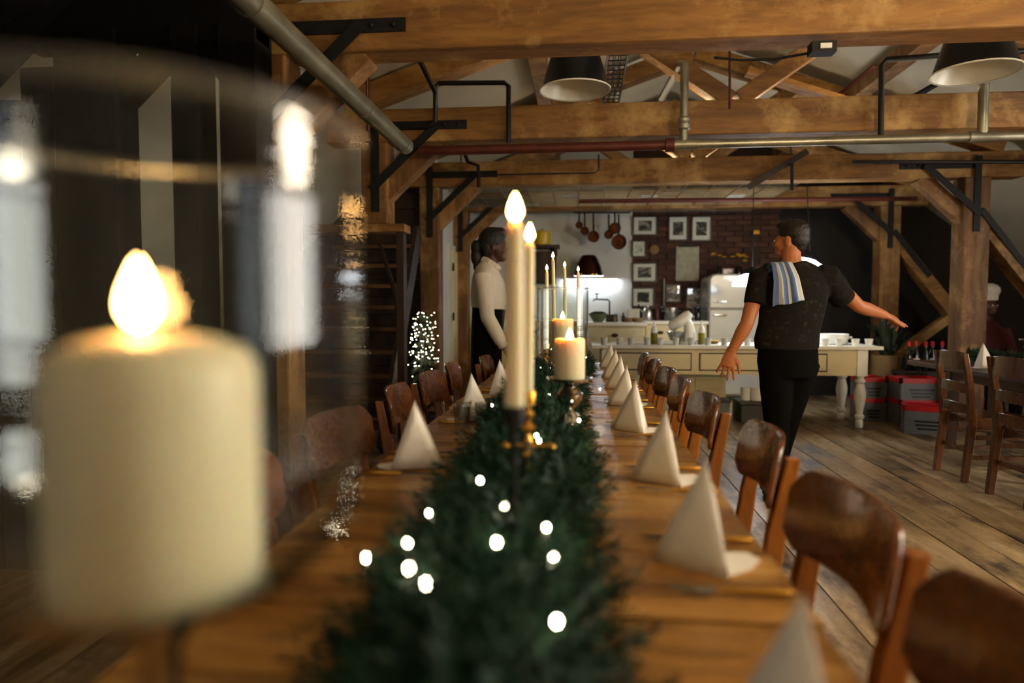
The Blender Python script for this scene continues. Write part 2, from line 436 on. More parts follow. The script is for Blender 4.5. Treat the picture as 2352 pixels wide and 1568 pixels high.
# white side wall of the kitchen with its door; plank wall left of it
ws = struct(MB().lohi((-1.78, 7.34, 0), (-1.66, YF, 3.0)).build('wall_kitchen', 'white_wall'))
d = struct(MB().lohi((-1.66, 8.52, 0), (-1.625, 9.42, 2.02)).build('door_1', 'white_wall'))
MB().lohi((-1.625, 8.6, 0.02), (-1.60, 9.34, 1.94)).build('door_leaf', 'cream_paint', d, bevel=0.005)
for z in (0.4, 1.05, 1.68): MB().lohi((-1.60, 8.585, z), (-1.585, 8.625, z + 0.1)).build('hinge', 'bronze_dark', d)
wp = struct(MB().lohi((XL, 7.36, 0), (-1.66, 7.42, 2.95)).build('wall_boards', 'void'))
for i in range(15):
    z = i * 0.19; MB().lohi((-3.95, 7.325, z + 0.004), (-1.665, 7.36, z + 0.186)).build('board', 'dark_wood', wp)

# ------------------------------------------------------------------ roof trusses
CX = 1.13
def truss(Y, label, outer=True, th=0.19, low=False, cut=0.0):
    tr = thing('roof_truss', label, 'truss', (CX, Y, 0), 0, 'roof trusses')
    MB().lohi((-1.95, Y - th/2, 2.48), (4.28, Y + th/2, 2.73)).build('tie_beam', 'beam_x', tr, bevel=0.012)
    for sx, px, wd in ((-1, -1.57, 0.21), (1, 3.84, 0.24)):
        MB().lohi((px - wd/2, Y - wd/2, cut if sx < 0 else 0), (px + wd/2, Y + wd/2, 2.48)).build('post', 'beam_z', tr, bevel=0.012)
        xi = px - sx * wd/2
        MB().bar((xi + sx*0.06, Y, 2.08), (xi - sx*0.38, Y, 2.5), 0.14, 0.13, (0, 1, 0)).build('knee_brace', 'beam_z', tr, bevel=0.008)
        # iron straps on the face toward the hall
        yf = Y - wd/2 - 0.008
        st = MB(); st.lohi((px - sx*0.01 - 0.03, yf - 0.006, 1.95), (px - sx*0.01 + 0.03, yf + 0.006, 2.68))
        s1 = st.build('iron_strap', 'iron', tr)
        yb = Y - th/2 - 0.008
        MB().lohi((px - 0.03 if sx < 0 else px - 0.72, yb - 0.005, 2.565), (px + 0.72 if sx < 0 else px + 0.03, yb + 0.007, 2.63)).build('iron_strap', 'iron', tr)
        MB().bar((px + sx*0.02, Y - wd/2 - 0.016, 2.12), (px - sx*0.5, Y - wd/2 - 0.016, 2.6), 0.012, 0.06, (sx*0.7, 0, 0.7)).build('iron_strap', 'iron', tr)
        for (bx, bz) in ((px - sx*0.55, 2.597), (px - sx*0.66, 2.597), (px, 2.0)):
            MB().lathe([(0.013, 0), (0.013, 0.012), (0.006, 0.016)], (bx, yb - 0.004, bz), 8, m=Matrix.Rotation(PI/2, 3, 'X')).build('bolt', 'iron', tr)
        # principal rafter up to the ridge
        MB().bar((px + sx*0.25, Y, 2.78), (CX + sx*0.02, Y, 3.78), 0.16, 0.2, (0, 1, 0)).build('rafter', 'beam_x', tr, bevel=0.008)
        MB().bar((CX + sx*0.03, Y, 2.74), (CX + sx*1.0, Y, 3.40), 0.12, 0.14, (0, 1, 0)).build('strut', 'beam_x', tr, bevel=0.006)
    if outer:
        MB().bar((3.9, Y + 0.0, 2.08), (5.2, Y, 0.43), 0.15, 0.2, (0, 1, 0)).build('raking_brace', 'beam_x', tr, bevel=0.008)
        MB().bar((3.87, Y - 0.135, 2.16), (4.32, Y - 0.1, 1.6), 0.012, 0.06, (0.7, 0, 0.7)).build('iron_strap', 'iron', tr)
    if low:
        MB().bar((4.72, Y - 0.05, 1.2), (3.95, Y - 0.05, 0.6), 0.1, 0.12, (0, 1, 0)).build('raking_brace', 'beam_x', tr)
    return tr
truss(3.44, 'orange-brown timber roof truss nearest the camera, its tie beam across the top of the picture', False)
truss(5.27, 'middle timber roof truss, the tie beam behind the silver pipe and two dark lamps', cut=1.86)
truss(7.2, 'timber roof truss at the kitchen front, right post behind the ladder-back chairs')
truss(9.05, 'rearmost timber roof truss inside the kitchen, half lost in the dark', low=True)
pu = 0
for (x, z, nm) in ((-0.35, 3.24, 'left'), (2.65, 3.24, 'right')):
    tag(MB().lohi((x - 0.07, 0.4, z - 0.03), (x + 0.07, 9.7, z + 0.11)).build('purlin', 'beam_z', bevel=0.006),
        'long roof purlin running over the trusses on the %s roof slope' % nm, 'beam')
# a loose collar plank across the struts of the middle truss
tag(MB().bar((1.3, 5.6, 3.06), (2.15, 5.6, 2.77), 0.04, 0.14, (0, 1, 0)).build('collar_plank', 'beam_x'), 'tilted plank among the struts above the middle tie beam', 'plank')

# dark timber partition at the far left, in front of the first truss
pt = thing('timber_partition', 'black-stained timber partition with posts and braces at the left edge', 'partition', (-2.2, 2.9, 0))
for x, wd in ((-2.08, 0.15), (-1.69, 0.115), (-1.45, 0.16)):
    MB().lohi((x - wd/2, 2.82, 0), (x + wd/2, 2.98, 2.42)).build('post', 'black_wood', pt)
MB().lohi((-2.9, 2.84, 2.36), (-1.37, 2.96, 2.82)).build('header', 'black_wood', pt)
MB().bar((-2.05, 2.9, 2.12), (-1.72, 2.9, 2.42), 0.1, 0.1, (0, 1, 0)).build('brace', 'black_wood', pt)
MB().bar((-1.5, 2.9, 2.2), (-1.7, 2.9, 2.42), 0.08, 0.08, (0, 1, 0)).build('brace', 'black_wood', pt)
for i in range(9):
    x0 = -2.18 - i * 0.16; top = min(2.8, 2.84 + (x0 - 0.155 + 1.9) * 0.876)
    MB().lohi((x0 - 0.155, 2.88, 0.0), (x0, 2.92, top - 0.03)).build('board', 'black_wood', pt)

# ------------------------------------------------------------------ pipes, conduits, cables overhead
def pipe(name, label, cat, pts, r, mat, n=12, joints=()):
    tr = thing(name, label, cat, pts[0])
    MB().tube(pts, r, n).build('tube', mat, tr, smooth=True)
    for (a, b, rr) in joints: MB().tube([a, b], rr, n).build('joint', mat, tr, smooth=True)
    return tr
dx, dz = -1.135, 2.27
pipe('exhaust_duct', 'thick grey metal pipe slanting across the upper left', 'pipe',
     [(dx, 1.9, dz), (dx, 4.42, dz)], 0.05, 'duct_grey', 20,
     [((dx, 3.55, dz), (dx, 3.75, dz), 0.053), ((dx, 2.3, dz), (dx, 2.46, dz), 0.054), ((dx, 4.32, dz), (dx, 4.43, dz), 0.054)])
pipe('hanger_rod', 'steel rod holding up the thick grey pipe', 'rod', [(dx, 3.62, dz + 0.05), (dx, 3.62, 3.2)], 0.006, 'rust_pipe', 6)
yp = 5.05
pl, pj, pr_ = atY(965, 347, yp), atY(1538, 333, yp), atY(2352, 312, yp)
pipe('sprinkler_pipe', 'dark red pipe running along under the middle tie beam', 'pipe', [pl, pj], 0.035, 'rust_pipe', 12,
     [(pj - Vector((0.03, 0, 0)), pj + Vector((0.03, 0, 0)), 0.05)])
j1, j2 = atY(1570, 332, yp), atY(2256, 314, yp)
t1 = atY(1572, 150, yp); t2 = atY(1520, 225, 5.9)
pp = thing('steel_pipe', 'shiny galvanised pipe with two risers along the middle tie beam', 'pipe', pj)
MB().tube([pj, pr_ + (pr_ - pj) * 0.4], 0.031, 14).build('tube', 'galvanised', pp, smooth=True)
MB().tube([j1, j1 + Vector((0, 0, 0.2)), t1 - Vector((0, 0, 0.06)), t1, t1 + Vector((-0.02, 0.06, 0.03)), t2], 0.03, 12).build('riser', 'galvanised', pp, smooth=True)
MB().tube([j2, j2 + Vector((0, 0, 0.75))], 0.034, 12).build('riser', 'galvanised', pp, smooth=True)
for q in (j1, j2):
    MB().tube([q - Vector((0.09, 0, 0)), q + Vector((0.09, 0, 0))], 0.039, 14).build('coupling', 'galvanised', pp, smooth=True)
MB().lathe([(0.033, 0), (0.045, 0.01), (0.045, 0.04), (0.036, 0.05), (0.045, 0.06), (0.045, 0.08), (0.033, 0.09)], j1 + Vector((0, 0, 0.1)), 12).build('coupling', 'galvanised', pp, smooth=True)
yc = 5.125
A = [atY(*p, yc) for p in ((850, 290), (985, 290), (1000, 280), (1000, 200), (1008, 191), (1158, 190), (1168, 198), (1168, 328))]
pipe('conduit', 'black conduit with square bends near the grey duct', 'pipe', A, 0.018, 'black_pipe')
pipe('conduit', 'short black conduit slanting down from the first beam', 'pipe', [atY(945, 100, 4.6), atY(1000, 212, 5.0)], 0.018, 'black_pipe')
A = [atY(*p, yc) for p in ((2023, 322), (2025, 150), (2035, 137), (2180, 126), (2352, 117), (2500, 110))]
pipe('conduit', 'black conduit dropping to the silver pipe on the right', 'pipe', A, 0.02, 'black_pipe')
pipe('conduit', 'dark conduit slanting across the right roof slope', 'pipe', [atY(2010, 150, 5.6), atY(1900, 240, 5.9)], 0.016, 'rust_pipe')
pipe('conduit', 'grey conduit sloping behind the right pendant lamp', 'pipe', [atY(2170, 182, 5.8), atY(2060, 245, 6.2)], 0.024, 'black_pipe')
pipe('conduit', 'thin dark pipe sloping at the far right roof edge', 'pipe', [atY(2400, 190, 5.0), atY(2290, 250, 5.6)], 0.016, 'black_pipe')
pipe('hanger_rod', 'thin red rod hanging behind the grey duct', 'rod', [atY(846, 150, 4.9), atY(846, 300, 4.9)], 0.012, 'rust_pipe')
pipe('hanger_rod', 'thin rusty rod hanging above the middle tie beam', 'rod', [atY(1676, 100, 5.05), atY(1676, 250, 5.05)], 0.009, 'rust_pipe')
cb = [atY(1640, 132, 3.52), atY(1700, 138, 3.5), atY(1780, 136, 3.48), atY(1880, 118, 3.4)]
pipe('power_cable', 'thin black cable drooping under the first tie beam', 'cable', cb, 0.006, 'black_pipe', 6)
jb = thing('junction_box', 'small dark junction box under the first tie beam', 'box', atY(1888, 112, 3.36))
p = atY(1888, 112, 3.36); MB().box(p, (0.11, 0.07, 0.05)).build('case', 'iron', jb); MB().box(p + Vector((0.005, -0.037, 0)), (0.05, 0.012, 0.022)).build('label_plate', 'mat_white', jb)
pipe('conduit', 'dark conduit with an elbow beside the third truss', 'pipe', [atY(*q, 6.9) for q in ((1062, 340), (1075, 372), (1098, 380), (1100, 430))], 0.02, 'black_pipe')
pipe('conduit', 'thin bent conduit with a fitting on the third tie beam', 'pipe', [atY(*q, 7.0) for q in ((1100, 402), (1365, 397), (1375, 390), (1375, 355))], 0.008, 'black_pipe', 6)
pipe('gas_pipe', 'dark pipe running along the top of the third tie beam at right', 'pipe', [atY(1960, 372, 6.95), atY(2450, 372, 6.95)], 0.018, 'black_pipe')
pipe('heating_pipe', 'red pipe crossing above the kitchen', 'pipe', [atY(1330, 462, 7.9), atY(2105, 456, 7.9)], 0.025, 'rust_pipe')
pipe('conduit', 'black conduit hanging below the third tie beam', 'pipe', [atY(1819, 375, 6.95), atY(1819, 438, 6.95)], 0.016, 'black_pipe', 8)
tag(MB().bar(atY(1722, 428, 7.05), atY(1850, 350, 7.05), 0.06, 0.14, (0, 1, 0)).build('slant_board', 'dark_wood'), 'dark board leaning across the third tie beam', 'board')
# cable ladder with bundles of wire between first and second beam
cl = thing('cable_tray', 'wire mesh cable tray with dark cables beside the left pendant lamp', 'cable tray', (0.25, 4.9, 2.8))
ctx0, ctx1 = 0.19, 0.33
for x in (ctx0, ctx1): MB().bar((x, 4.2, 2.98), (x, 6.6, 2.98), 0.012, 0.03).build('rail', 'iron', cl)
mb = MB()
for i in range(24): mb.bar((ctx0, 4.2 + i * 0.1, 2.97), (ctx1, 4.2 + i * 0.1, 2.97), 0.008, 0.008)
o = mb.build('rungs', 'iron', cl); o['kind'] = 'stuff'
for x, m_ in ((0.21, 'rust_pipe'), (0.25, 'black_pipe'), (0.29, 'black_pipe')):
    MB().tube([(x + 0.012 * math.sin(i * 1.7), 4.2 + i * 0.3, 3.0) for i in range(9)], 0.011, 6).build('cable', m_, cl)

# wire grid hung over the kitchen, with papers lying on it
wg = thing('wire_rack', 'wide wire grid hung under the kitchen ceiling', 'rack', (0.4, 8.5, 2.52))
mb = MB(); zz = 2.52
for i in range(20): mb.bar((-1.45, 7.45 + i * 0.11, zz), (2.3, 7.45 + i * 0.11, zz), 0.008, 0.008)
for i in range(14): mb.bar((-1.45 + i * 0.288, 7.45, zz), (-1.45 + i * 0.288, 9.55, zz), 0.008, 0.008)
o = mb.build('wire_grid', 'galvanised', wg); o['kind'] = 'stuff'
for x, y in ((-1.3, 7.5), (2.2, 7.5), (-1.3, 9.4), (2.2, 9.4)): MB().tube([(x, y, zz), (x, y, 2.95)], 0.008, 6).build('hanger', 'iron', wg)
for i, (px, py, lab) in enumerate(((1310, 449, 'near the left'), (1490, 449, 'at the front middle'), (1690, 449, 'at the front right'), (1315, 481, 'at the back over the copper pans'), (1455, 484, 'at the back over the framed pictures'), (1625, 483, 'at the back right'), (1220, 470, 'farthest left'))):
    q = atZ(px, py, zz + 0.012); q.y = min(q.y, 9.4)
    tag(MB().box((q.x, q.y, zz + 0.007), (0.2, 0.2, 0.005)).build('paper_sheet', 'mat_white'), 'white sheet lying on the kitchen wire grid, %s' % lab, 'sheet', 'sheets on the wire grid')

# ------------------------------------------------------------------ pendant lamps over the hall
def pendant():
    t = thing('pendant_lamp', '', 'lamp', (0, 0, 0), 0, 'dark industrial pendants')
    pro = [(0.055, 0.36), (0.1, 0.35), (0.135, 0.31), (0.215, 0.04), (0.232, 0.0)]
    MB().lathe(pro, n=40, cap=False).build('outer_shade', 'lamp_outer', t, smooth=True)
    MB().lathe([(r - 0.006, z + 0.0015) for r, z in pro], n=40, cap=False).build('inner_shade', 'lamp_inner', t, smooth=True)
    MB().lathe([(0.226, 0.0), (0.235, -0.003), (0.236, 0.006), (0.228, 0.008)], n=40, cap=False).build('rim', 'lamp_inner', t, smooth=True)
    MB().lathe([(0.03, 0.34), (0.04, 0.36), (0.04, 0.44), (0.02, 0.46)], n=16).build('socket', 'lamp_outer', t, smooth=True)
    MB().lathe([(0.014, 0.34), (0.02, 0.3), (0.036, 0.22), (0.03, 0.17), (0.012, 0.145), (0.002, 0.142)], n=16).build('bulb', 'porcelain', t, smooth=True)
    MB().tube([(0, 0, 0.45), (0, 0, 0.95)], 0.006, 6).build('cord', 'black_pipe', t)
    return t
pr = pendant()
p = atZ(1321, 208, 2.65); place(pr, True, p, 0, 'dark pendant lamp with white inside hanging left of the silver riser')
p = atZ(2240, 168, 2.62); place(pr, False, p, 0, 'dark pendant lamp with white inside at the upper right corner', (1.02, 1.02, 1.0))
# lit opal globes hanging beside and behind the camera
def globe(label, p_, r_, mat, stretch=1.0):
    t = thing('globe_lamp', label, 'lamp', p_, 0, 'lit opal globes')
    MB().ell(p_, (r_, r_*stretch, r_*0.85), n=24).build('globe', mat, t, smooth=True)
    MB().lathe([(r_*0.35, r_*0.93), (r_*0.35, r_*1.05), (0.02, r_*1.15)], p_, 16).build('collar', 'brass', t, smooth=True)
    MB().tube([p_ + Vector((0, 0, r_*1.1)), p_ + Vector((0, 0, 3.1 - p_.z))], 0.006, 6).build('cord', 'black_pipe', t)
globe('lit oval opal lamp to the right of the camera', Vector((2.55, 1.42, 2.02)), 0.17, 'globe_glow', 2.6)
globe('lit opal globe lamp behind the camera at left', Vector((-1.05, -2.0, 1.8)), 0.15, 'globe_glow_dim')
for Y, nm in ((3.44, 'first'), (5.27, 'middle'), (7.2, 'third')):  # middle and third lamps are added out of sight to brighten the roof plaster
    t = thing('batten_lamp', 'slim unseen batten lamp lying on top of the %s tie beam' % nm, 'lamp', (1.2, Y, 2.73), 0, 'batten lamps on the beams')
    MB().lohi((-0.6, Y + 0.035, 2.731), (3.0, Y + 0.09, 2.735)).build('housing', 'white_paint', t)
    MB().tube([(-0.58, Y + 0.065, 2.748), (2.98, Y + 0.065, 2.748)], 0.012, 8).build('tube', 'batten_glow', t, smooth=True)
# the warm floodlight on the rear wall
fd = thing('wall_floodlight', 'warm floodlight fixed behind the camera', 'lamp', (3.1, -2.4, 2.05))
MB().lohi((2.7, -2.62, 1.75), (3.5, -2.42, 2.35)).build('housing', 'lamp_outer', fd)
MB().tube([(3.1, -2.98, 2.0), (3.1, -2.6, 2.0)], 0.03, 8).build('arm', 'iron', fd)

# ------------------------------------------------------------------ the long dining table
TZ = 0.75; TX0, TX1, TY0, TY1 = -0.6, 0.36, -0.35, 5.85
lt = thing('dining_table', 'long rustic plank dining table laid for a dinner', 'table', (-0.13, 2.7, 0))
y = TY0; k = 0
while y < TY1 - 0.03:
    wd = min(random.uniform(0.19, 0.3), TY1 - y); e0, e1 = random.uniform(-0.008, 0.004), random.uniform(-0.004, 0.006)
    MB().lohi((TX0 + e0, y + 0.004, TZ - 0.042), (TX1 + e1, y + wd - 0.004, TZ + random.uniform(-0.0035, 0))).build('board', 'table_board', lt)
    y += wd
MB().lohi((TX0 + 0.06, TY0 + 0.08, TZ - 0.1), (TX0 + 0.09, TY1 - 0.08, TZ - 0.043)).build('apron', 'table_frame', lt)
MB().lohi((TX1 - 0.09, TY0 + 0.08, TZ - 0.1), (TX1 - 0.06, TY1 - 0.08, TZ - 0.043)).build('apron', 'table_frame', lt)
for yy in (0.05, 1.72, 3.3, 5.62):
    MB().lohi((-0.2, yy - 0.05, 0.06), (-0.06, yy + 0.05, TZ - 0.1)).build('leg', 'table_frame', lt, bevel=0.006)
    MB().lohi((-0.33, yy - 0.05, 0), (0.04, yy + 0.05, 0.06)).build('foot', 'table_frame', lt, bevel=0.006)
    MB().lohi((-0.5, yy - 0.04, TZ - 0.1), (0.24, yy + 0.04, TZ - 0.043)).build('bearer', 'table_frame', lt)

# bent-ply school chairs
def school_chair():
    t = thing('dining_chair', '', 'chair', (0, 0, 0), 0, 'bent-ply chairs at the long table')
    # seat: saddle-shaped board with rounded front
    mb = MB(); nx, ny = 10, 10; top = []
    def sx(j): return 0.19 + 0.025 * (j / ny)
    for j in range(ny + 1):
        for i in range(nx + 1):
            a = i / nx * 2 - 1; yy = -0.19 + 0.39 * j / ny
            hw = sx(j); rn = 1 - 0.06 * max(0, (j / ny - 0.85) / 0.15) ** 2
            top.append((a * hw * rn, yy, 0.455 + 0.01 * a * a - 0.012 * max(0, j / ny - 0.8) / 0.2 - 0.008 * math.cos(a * PI / 2)))
    n = nx + 1; vs = top + [(x_, y_, z_ - 0.016) for x_, y_, z_ in top]; N = len(top); fs = []
    for j in range(ny):
        for i in range(nx):
            q = (j*n+i, j*n+i+1, (j+1)*n+i+1, (j+1)*n+i); fs.append(q); fs.append(tuple(v_ + N for v_ in reversed(q)))
    edge = [i for i in range(nx)] + [j*n+nx for j in range(ny)] + [ny*n + nx - i for i in range(nx)] + [(ny-j)*n for j in range(ny)]
    for a, b in zip(edge, edge[1:] + edge[:1]): fs.append((a, a + N, b + N, b))
    mb.add(vs, fs); mb.build('seat', 'chair_wood', t, smooth=True)
    # backrest: wide plywood panel bowed around the sitter, rounded corners, dipping lower edge
    mb = MB(); nu, nv = 22, 8; front = []; half = 0.245
    def surf(u, vv):
        e = max(0, (abs(u) - 0.78) / 0.22); z1 = 0.858 - 0.05 * e * e - 0.006 * u * u; z0 = 0.665 + 0.045 * e * e + 0.012 * (1 - u * u)
        z = z0 + (z1 - z0) * vv
        return Vector((u * half, -0.235 + 0.05 * u * u - (z - 0.66) * 0.16, z))
    for vv in range(nv + 1):
        for u in range(nu + 1): front.append(surf(u / nu * 2 - 1, vv / nv))
    th = Vector((0, -0.016, 0.002)); n = nu + 1; N = len(front); vs = front + [p_ + th for p_ in front]; fs = []
    for j in range(nv):
        for i in range(nu):
            q = (j*n+i, j*n+i+1, (j+1)*n+i+1, (j+1)*n+i); fs.append(q); fs.append(tuple(v_ + N for v_ in reversed(q)))
    edge = [i for i in range(nu)] + [j*n+nu for j in range(nv)] + [nv*n + nu - i for i in range(nu)] + [(nv-j)*n for j in range(nv)]
    for a, b in zip(edge, edge[1:] + edge[:1]): fs.append((a, a + N, b + N, b))
    mb.add(vs, fs); mb.build('backrest', 'chair_wood', t, smooth=True, bevel=0.004)
    for s in (-1, 1):
        mb = MB(); secs = []
        for (yy, z, a, b) in ((-0.285, 0.0, 0.017, 0.019), (-0.225, 0.3, 0.019, 0.024), (-0.21, 0.45, 0.02, 0.026), (-0.232, 0.62, 0.02, 0.024), (-0.27, 0.815, 0.018, 0.018)):
            secs.append([Vector((s*0.2 + i*a, yy + j*b, z)) for i, j in ((-1,-1),(1,-1),(1,1),(-1,1))])
        mb.rings(secs); mb.build('rear_leg', 'chair_leg_wood', t, bevel=0.005)
        mb = MB(); secs = []
        for (yy, z, a) in ((0.2, 0.0, 0.014), (0.17, 0.43, 0.02)):
            secs.append([Vector((s*0.19 + i*a, yy + j*a, z)) for i, j in ((-1,-1),(1,-1),(1,1),(-1,1))])
        mb.rings(secs); mb.build('front_leg', 'chair_leg_wood', t, bevel=0.004)
        MB().lohi((s*0.19 - 0.011, -0.2, 0.39), (s*0.19 + 0.011, 0.17, 0.44)).build('seat_rail', 'chair_leg_wood', t)
        MB().lohi((s*0.195 - 0.009, -0.23, 0.2), (s*0.195 + 0.009, 0.18, 0.23)).build('stretcher', 'chair_leg_wood', t)
    MB().lohi((-0.19, 0.16, 0.39), (0.19, 0.182, 0.44)).build('seat_rail', 'chair_leg_wood', t)
    MB().lohi((-0.19, -0.225, 0.39), (0.19, -0.2, 0.44)).build('seat_rail', 'chair_leg_wood', t)
    return t
sc_ = school_chair(); first = True
right = [(0.285, 0.8, 0), (0.285, 1.37, 1.5), (0.315, 2.1, -3), (0.285, 2.86, 2), (0.275, 3.5, -2), (0.285, 4.1, 3), (0.28, 4.75, 0), (0.27, 5.4, -2)]
rl = ['blurred brown chair at the lower right corner, nearest the camera', 'curved brown chair second from the camera on the right of the long table',
      'brown chair in front of the walking man, third on the right side', 'brown chair fourth from the camera on the right of the long table',
      'brown chair fifth on the right of the long table', 'brown chair sixth on the right of the long table', 'brown chair seventh on the right of the long table', 'brown chair farthest on the right of the long table']
for (x, y, a), lb in zip(right, rl):
    place(sc_, first, (x, y, 0), PI / 2 + R(a), lb); first = False
left = [(-0.56, 1.5, 4), (-0.6, 2.25, -6), (-0.6, 3.08, 4), (-0.59, 3.72, -2), (-0.58, 4.36, 3), (-0.45, 5.0, 0)]
ll = ['amber chair seen blurred through the big glass, left of the long table', 'dark round-backed chair left of the table beside the big glass', 'orange chair behind the left napkin nearest the camera',
      'brown chair second of the three overlapping chairs on the left side', 'brown chair third of the overlapping chairs, in front of the white door', 'shiny brown chair in front of the woman in white']
for (x, y, a), lb in zip(left, ll): place(sc_, False, (x, y, 0), -PI / 2 + R(a), lb)

# folded napkins standing as pyramids
def napkin():
    t = thing('napkin', '', 'napkin', (0, 0, 0), 0, 'folded paper napkins')
    A_, L_, F_, B_ = Vector((0, 0, 0.182)), Vector((-0.088, 0.012, 0.001)), Vector((0.028, -0.06, 0.001)), Vector((0.046, 0.07, 0.001))
    mb = MB()
    def leaf(a, b, c, bulge):
        n = 6; vs = []; fs = []; nm = (b - a).cross(c - a).normalized()
        for i in range(n + 1):
            for j in range(i + 1):
                p_ = a + (b - a) * ((i - j) / n) + (c - a) * (j / n)
                vs.append(p_ + nm * bulge * 4 * (i / n) * (1 - i / n) * (1 if 0 < j < i else 0.3))
        idx = lambda i, j: i * (i + 1) // 2 + j
        for i in range(n):
            for j in range(i + 1):
                fs.append((idx(i, j), idx(i+1, j), idx(i+1, j+1)))
                if j < i: fs.append((idx(i, j), idx(i+1, j+1), idx(i, j+1)))
        mb.add(vs, fs)
    leaf(A_, L_, F_, 0.004); leaf(A_, F_, B_, 0.003)
    o = mb.build('front_fold', 'napkin', t, smooth=True, angle=50)
    md = o.modifiers.new('thick', 'SOLIDIFY'); md.thickness = 0.0022
    mb = MB(); leaf(A_ + Vector((0, 0.006, -0.004)), L_ + Vector((0, 0.01, 0)), B_ + Vector((0, 0.006, 0)), -0.004)
    o = mb.build('back_fold', 'napkin', t, smooth=True, angle=50); md = o.modifiers.new('thick', 'SOLIDIFY'); md.thickness = 0.0022
    # the flap that lies open on the table
    mb = MB(); pts = [F_ + Vector((0.002, 0.012, 0)), Vector((0.075, -0.012, 0.002)), Vector((0.1, 0.03, 0.004)), Vector((0.085, 0.062, 0.004)), B_]
    mb.add(pts, [(0, 1, 2, 3, 4)]); o = mb.build('flap', 'napkin', t); md = o.modifiers.new('thick', 'SOLIDIFY'); md.thickness = 0.003; md.offset = 1
    return t
npk = napkin(); first = True
NR = [(0.215, 0.665, 2), (0.23, 1.25, 0), (0.235, 1.86, 3), (0.215, 2.62, -4), (0.23, 3.3, 4), (0.24, 3.95, -3), (0.245, 4.58, 2), (0.25, 5.4, 0)]
nl = ['blurred white napkin at the bottom edge, closest to the camera', 'large white napkin pyramid beside the second chair on the right', 'white napkin pyramid on the right with the third chair behind it',
      'white napkin pyramid fourth from the camera on the right', 'white napkin pyramid fifth from the camera on the right', 'white napkin pyramid sixth on the right', 'white napkin pyramid seventh on the right', 'farthest white napkin pyramid on the right']
for (x, y, a), lb in zip(NR, nl): place(npk, first, (x, y, TZ), R(a), lb, (1.06, 1.06, 1.06)); first = False
NL = [(-0.485, 1.98, 176), (-0.45, 2.83, 184), (-0.42, 3.6, 178), (-0.41, 3.98, 186), (-0.42, 4.7, 180), (-0.42, 5.4, 178)]
nl = ['white napkin pyramid on the left, in front of the orange chair', 'white napkin pyramid behind the small glasses on the left', 'white napkin pyramid left of the tall tapers', 'white napkin pyramid half hidden by the tall tapers', 'white napkin fifth on the left, hidden by the tapers', 'farthest white napkin on the left side']
for (x, y, a), lb in zip(NL, nl): place(npk, False, (x, y, TZ), R(a), lb, (1.06, 1.06, 1.06))

# cutlery: brass-handled knives and forks
def knife():
    t = thing('table_knife', '', 'knife', (0, 0, 0), 0, 'brass-handled knives')
    MB().lathe([(0.003, 0), (0.0065, 0.006), (0.006, 0.05), (0.005, 0.1), (0.004, 0.11)], (0, 0, 0), 10, m=Matrix.Rotation(-PI/2, 3, 'Y')).build('handle', 'brass', t, smooth=True)
    MB().add([(-0.108, -0.005, -0.001), (-0.2, -0.009, -0.001), (-0.222, 0.004, -0.001), (-0.108, 0.006, -0.001), (-0.108, -0.005, 0.001), (-0.2, -0.009, 0.001), (-0.222, 0.004, 0.001), (-0.108, 0.006, 0.001)],
             [(0,3,2,1),(4,5,6,7),(0,1,5,4),(1,2,6,5),(2,3,7,6),(3,0,4,7)]).build('blade', 'iron', t)
    return t
def fork():
    t = thing('table_fork', '', 'fork', (0, 0, 0), 0, 'brass-handled forks')
    MB().lathe([(0.003, 0), (0.006, 0.006), (0.0055, 0.05), (0.0045, 0.1), (0.003, 0.12)], (0, 0, 0), 10, m=Matrix.Rotation(-PI/2, 3, 'Y')).build('handle', 'brass', t, smooth=True)
    mb = MB(); mb.box((-0.138, 0, 0.001), (0.036, 0.02, 0.0025))
    o = mb.build('neck', 'steel', t, bevel=0.001)
    for i in range(4): MB().bar((-0.155, -0.008 + i * 0.0054, 0.001), (-0.2, -0.008 + i * 0.0054, 0.005), 0.003, 0.0022).build('tine', 'steel', t)
    return t
kn, fk = knife(), fork(); first = True
for (x, y, a), lb in zip(NR, ('nearest', 'second', 'third', 'fourth', 'fifth', 'sixth', 'seventh', 'farthest')):
    place(kn, first, (x + 0.115, y + 0.125, TZ + 0.0075), R(random.uniform(-3, 3)), 'brass-handled knife behind the %s napkin on the right' % lb)
    place(fk, first, (x + 0.115, y - 0.125, TZ + 0.007), R(random.uniform(-3, 3)), 'brass-handled fork in front of the %s napkin on the right' % lb); first = False
for (x, y, a), lb in zip(NL, ('nearest', 'second', 'third', 'fourth', 'fifth', 'farthest')):
    place(kn, False, (x - 0.115, y - 0.135, TZ + 0.0075), PI + R(random.uniform(-3, 3)), 'brass-handled knife in front of the %s napkin on the left' % lb)
    place(fk, False, (x - 0.115, y + 0.135, TZ + 0.007), PI + R(random.uniform(-3, 3)), 'brass-handled fork behind the %s napkin on the left' % lb)

# small clear tumblers on the left half of the table
def tumbler(name='tumbler', cat='glass', group='clear tumblers on the long table', r=0.034, h=0.085, mat='tumbler_glass'):
    t = thing(name, '', cat, (0, 0, 0), 0, group)
    MB().lathe([(r*0.78, 0), (r, h), (r - 0.0025, h), (r*0.78 - 0.002, 0.008), (0.001, 0.008)], n=20, cap=True).build('bowl', mat, t, smooth=True)
    return t
tb = tumbler(); first = True
for i, (x, y, lb) in enumerate(((-0.455, 2.62, 'clear tumbler nearest the camera beside the garland at left'), (-0.385, 2.72, 'clear tumbler touching the garland, right of its neighbours'), (-0.47, 2.76, 'clear tumbler leftmost in the little cluster at left'), (-0.4, 2.86, 'clear tumbler at the back of the little cluster at left'))):
    place(tb, first, (x, y, TZ), 0, lb); first = False

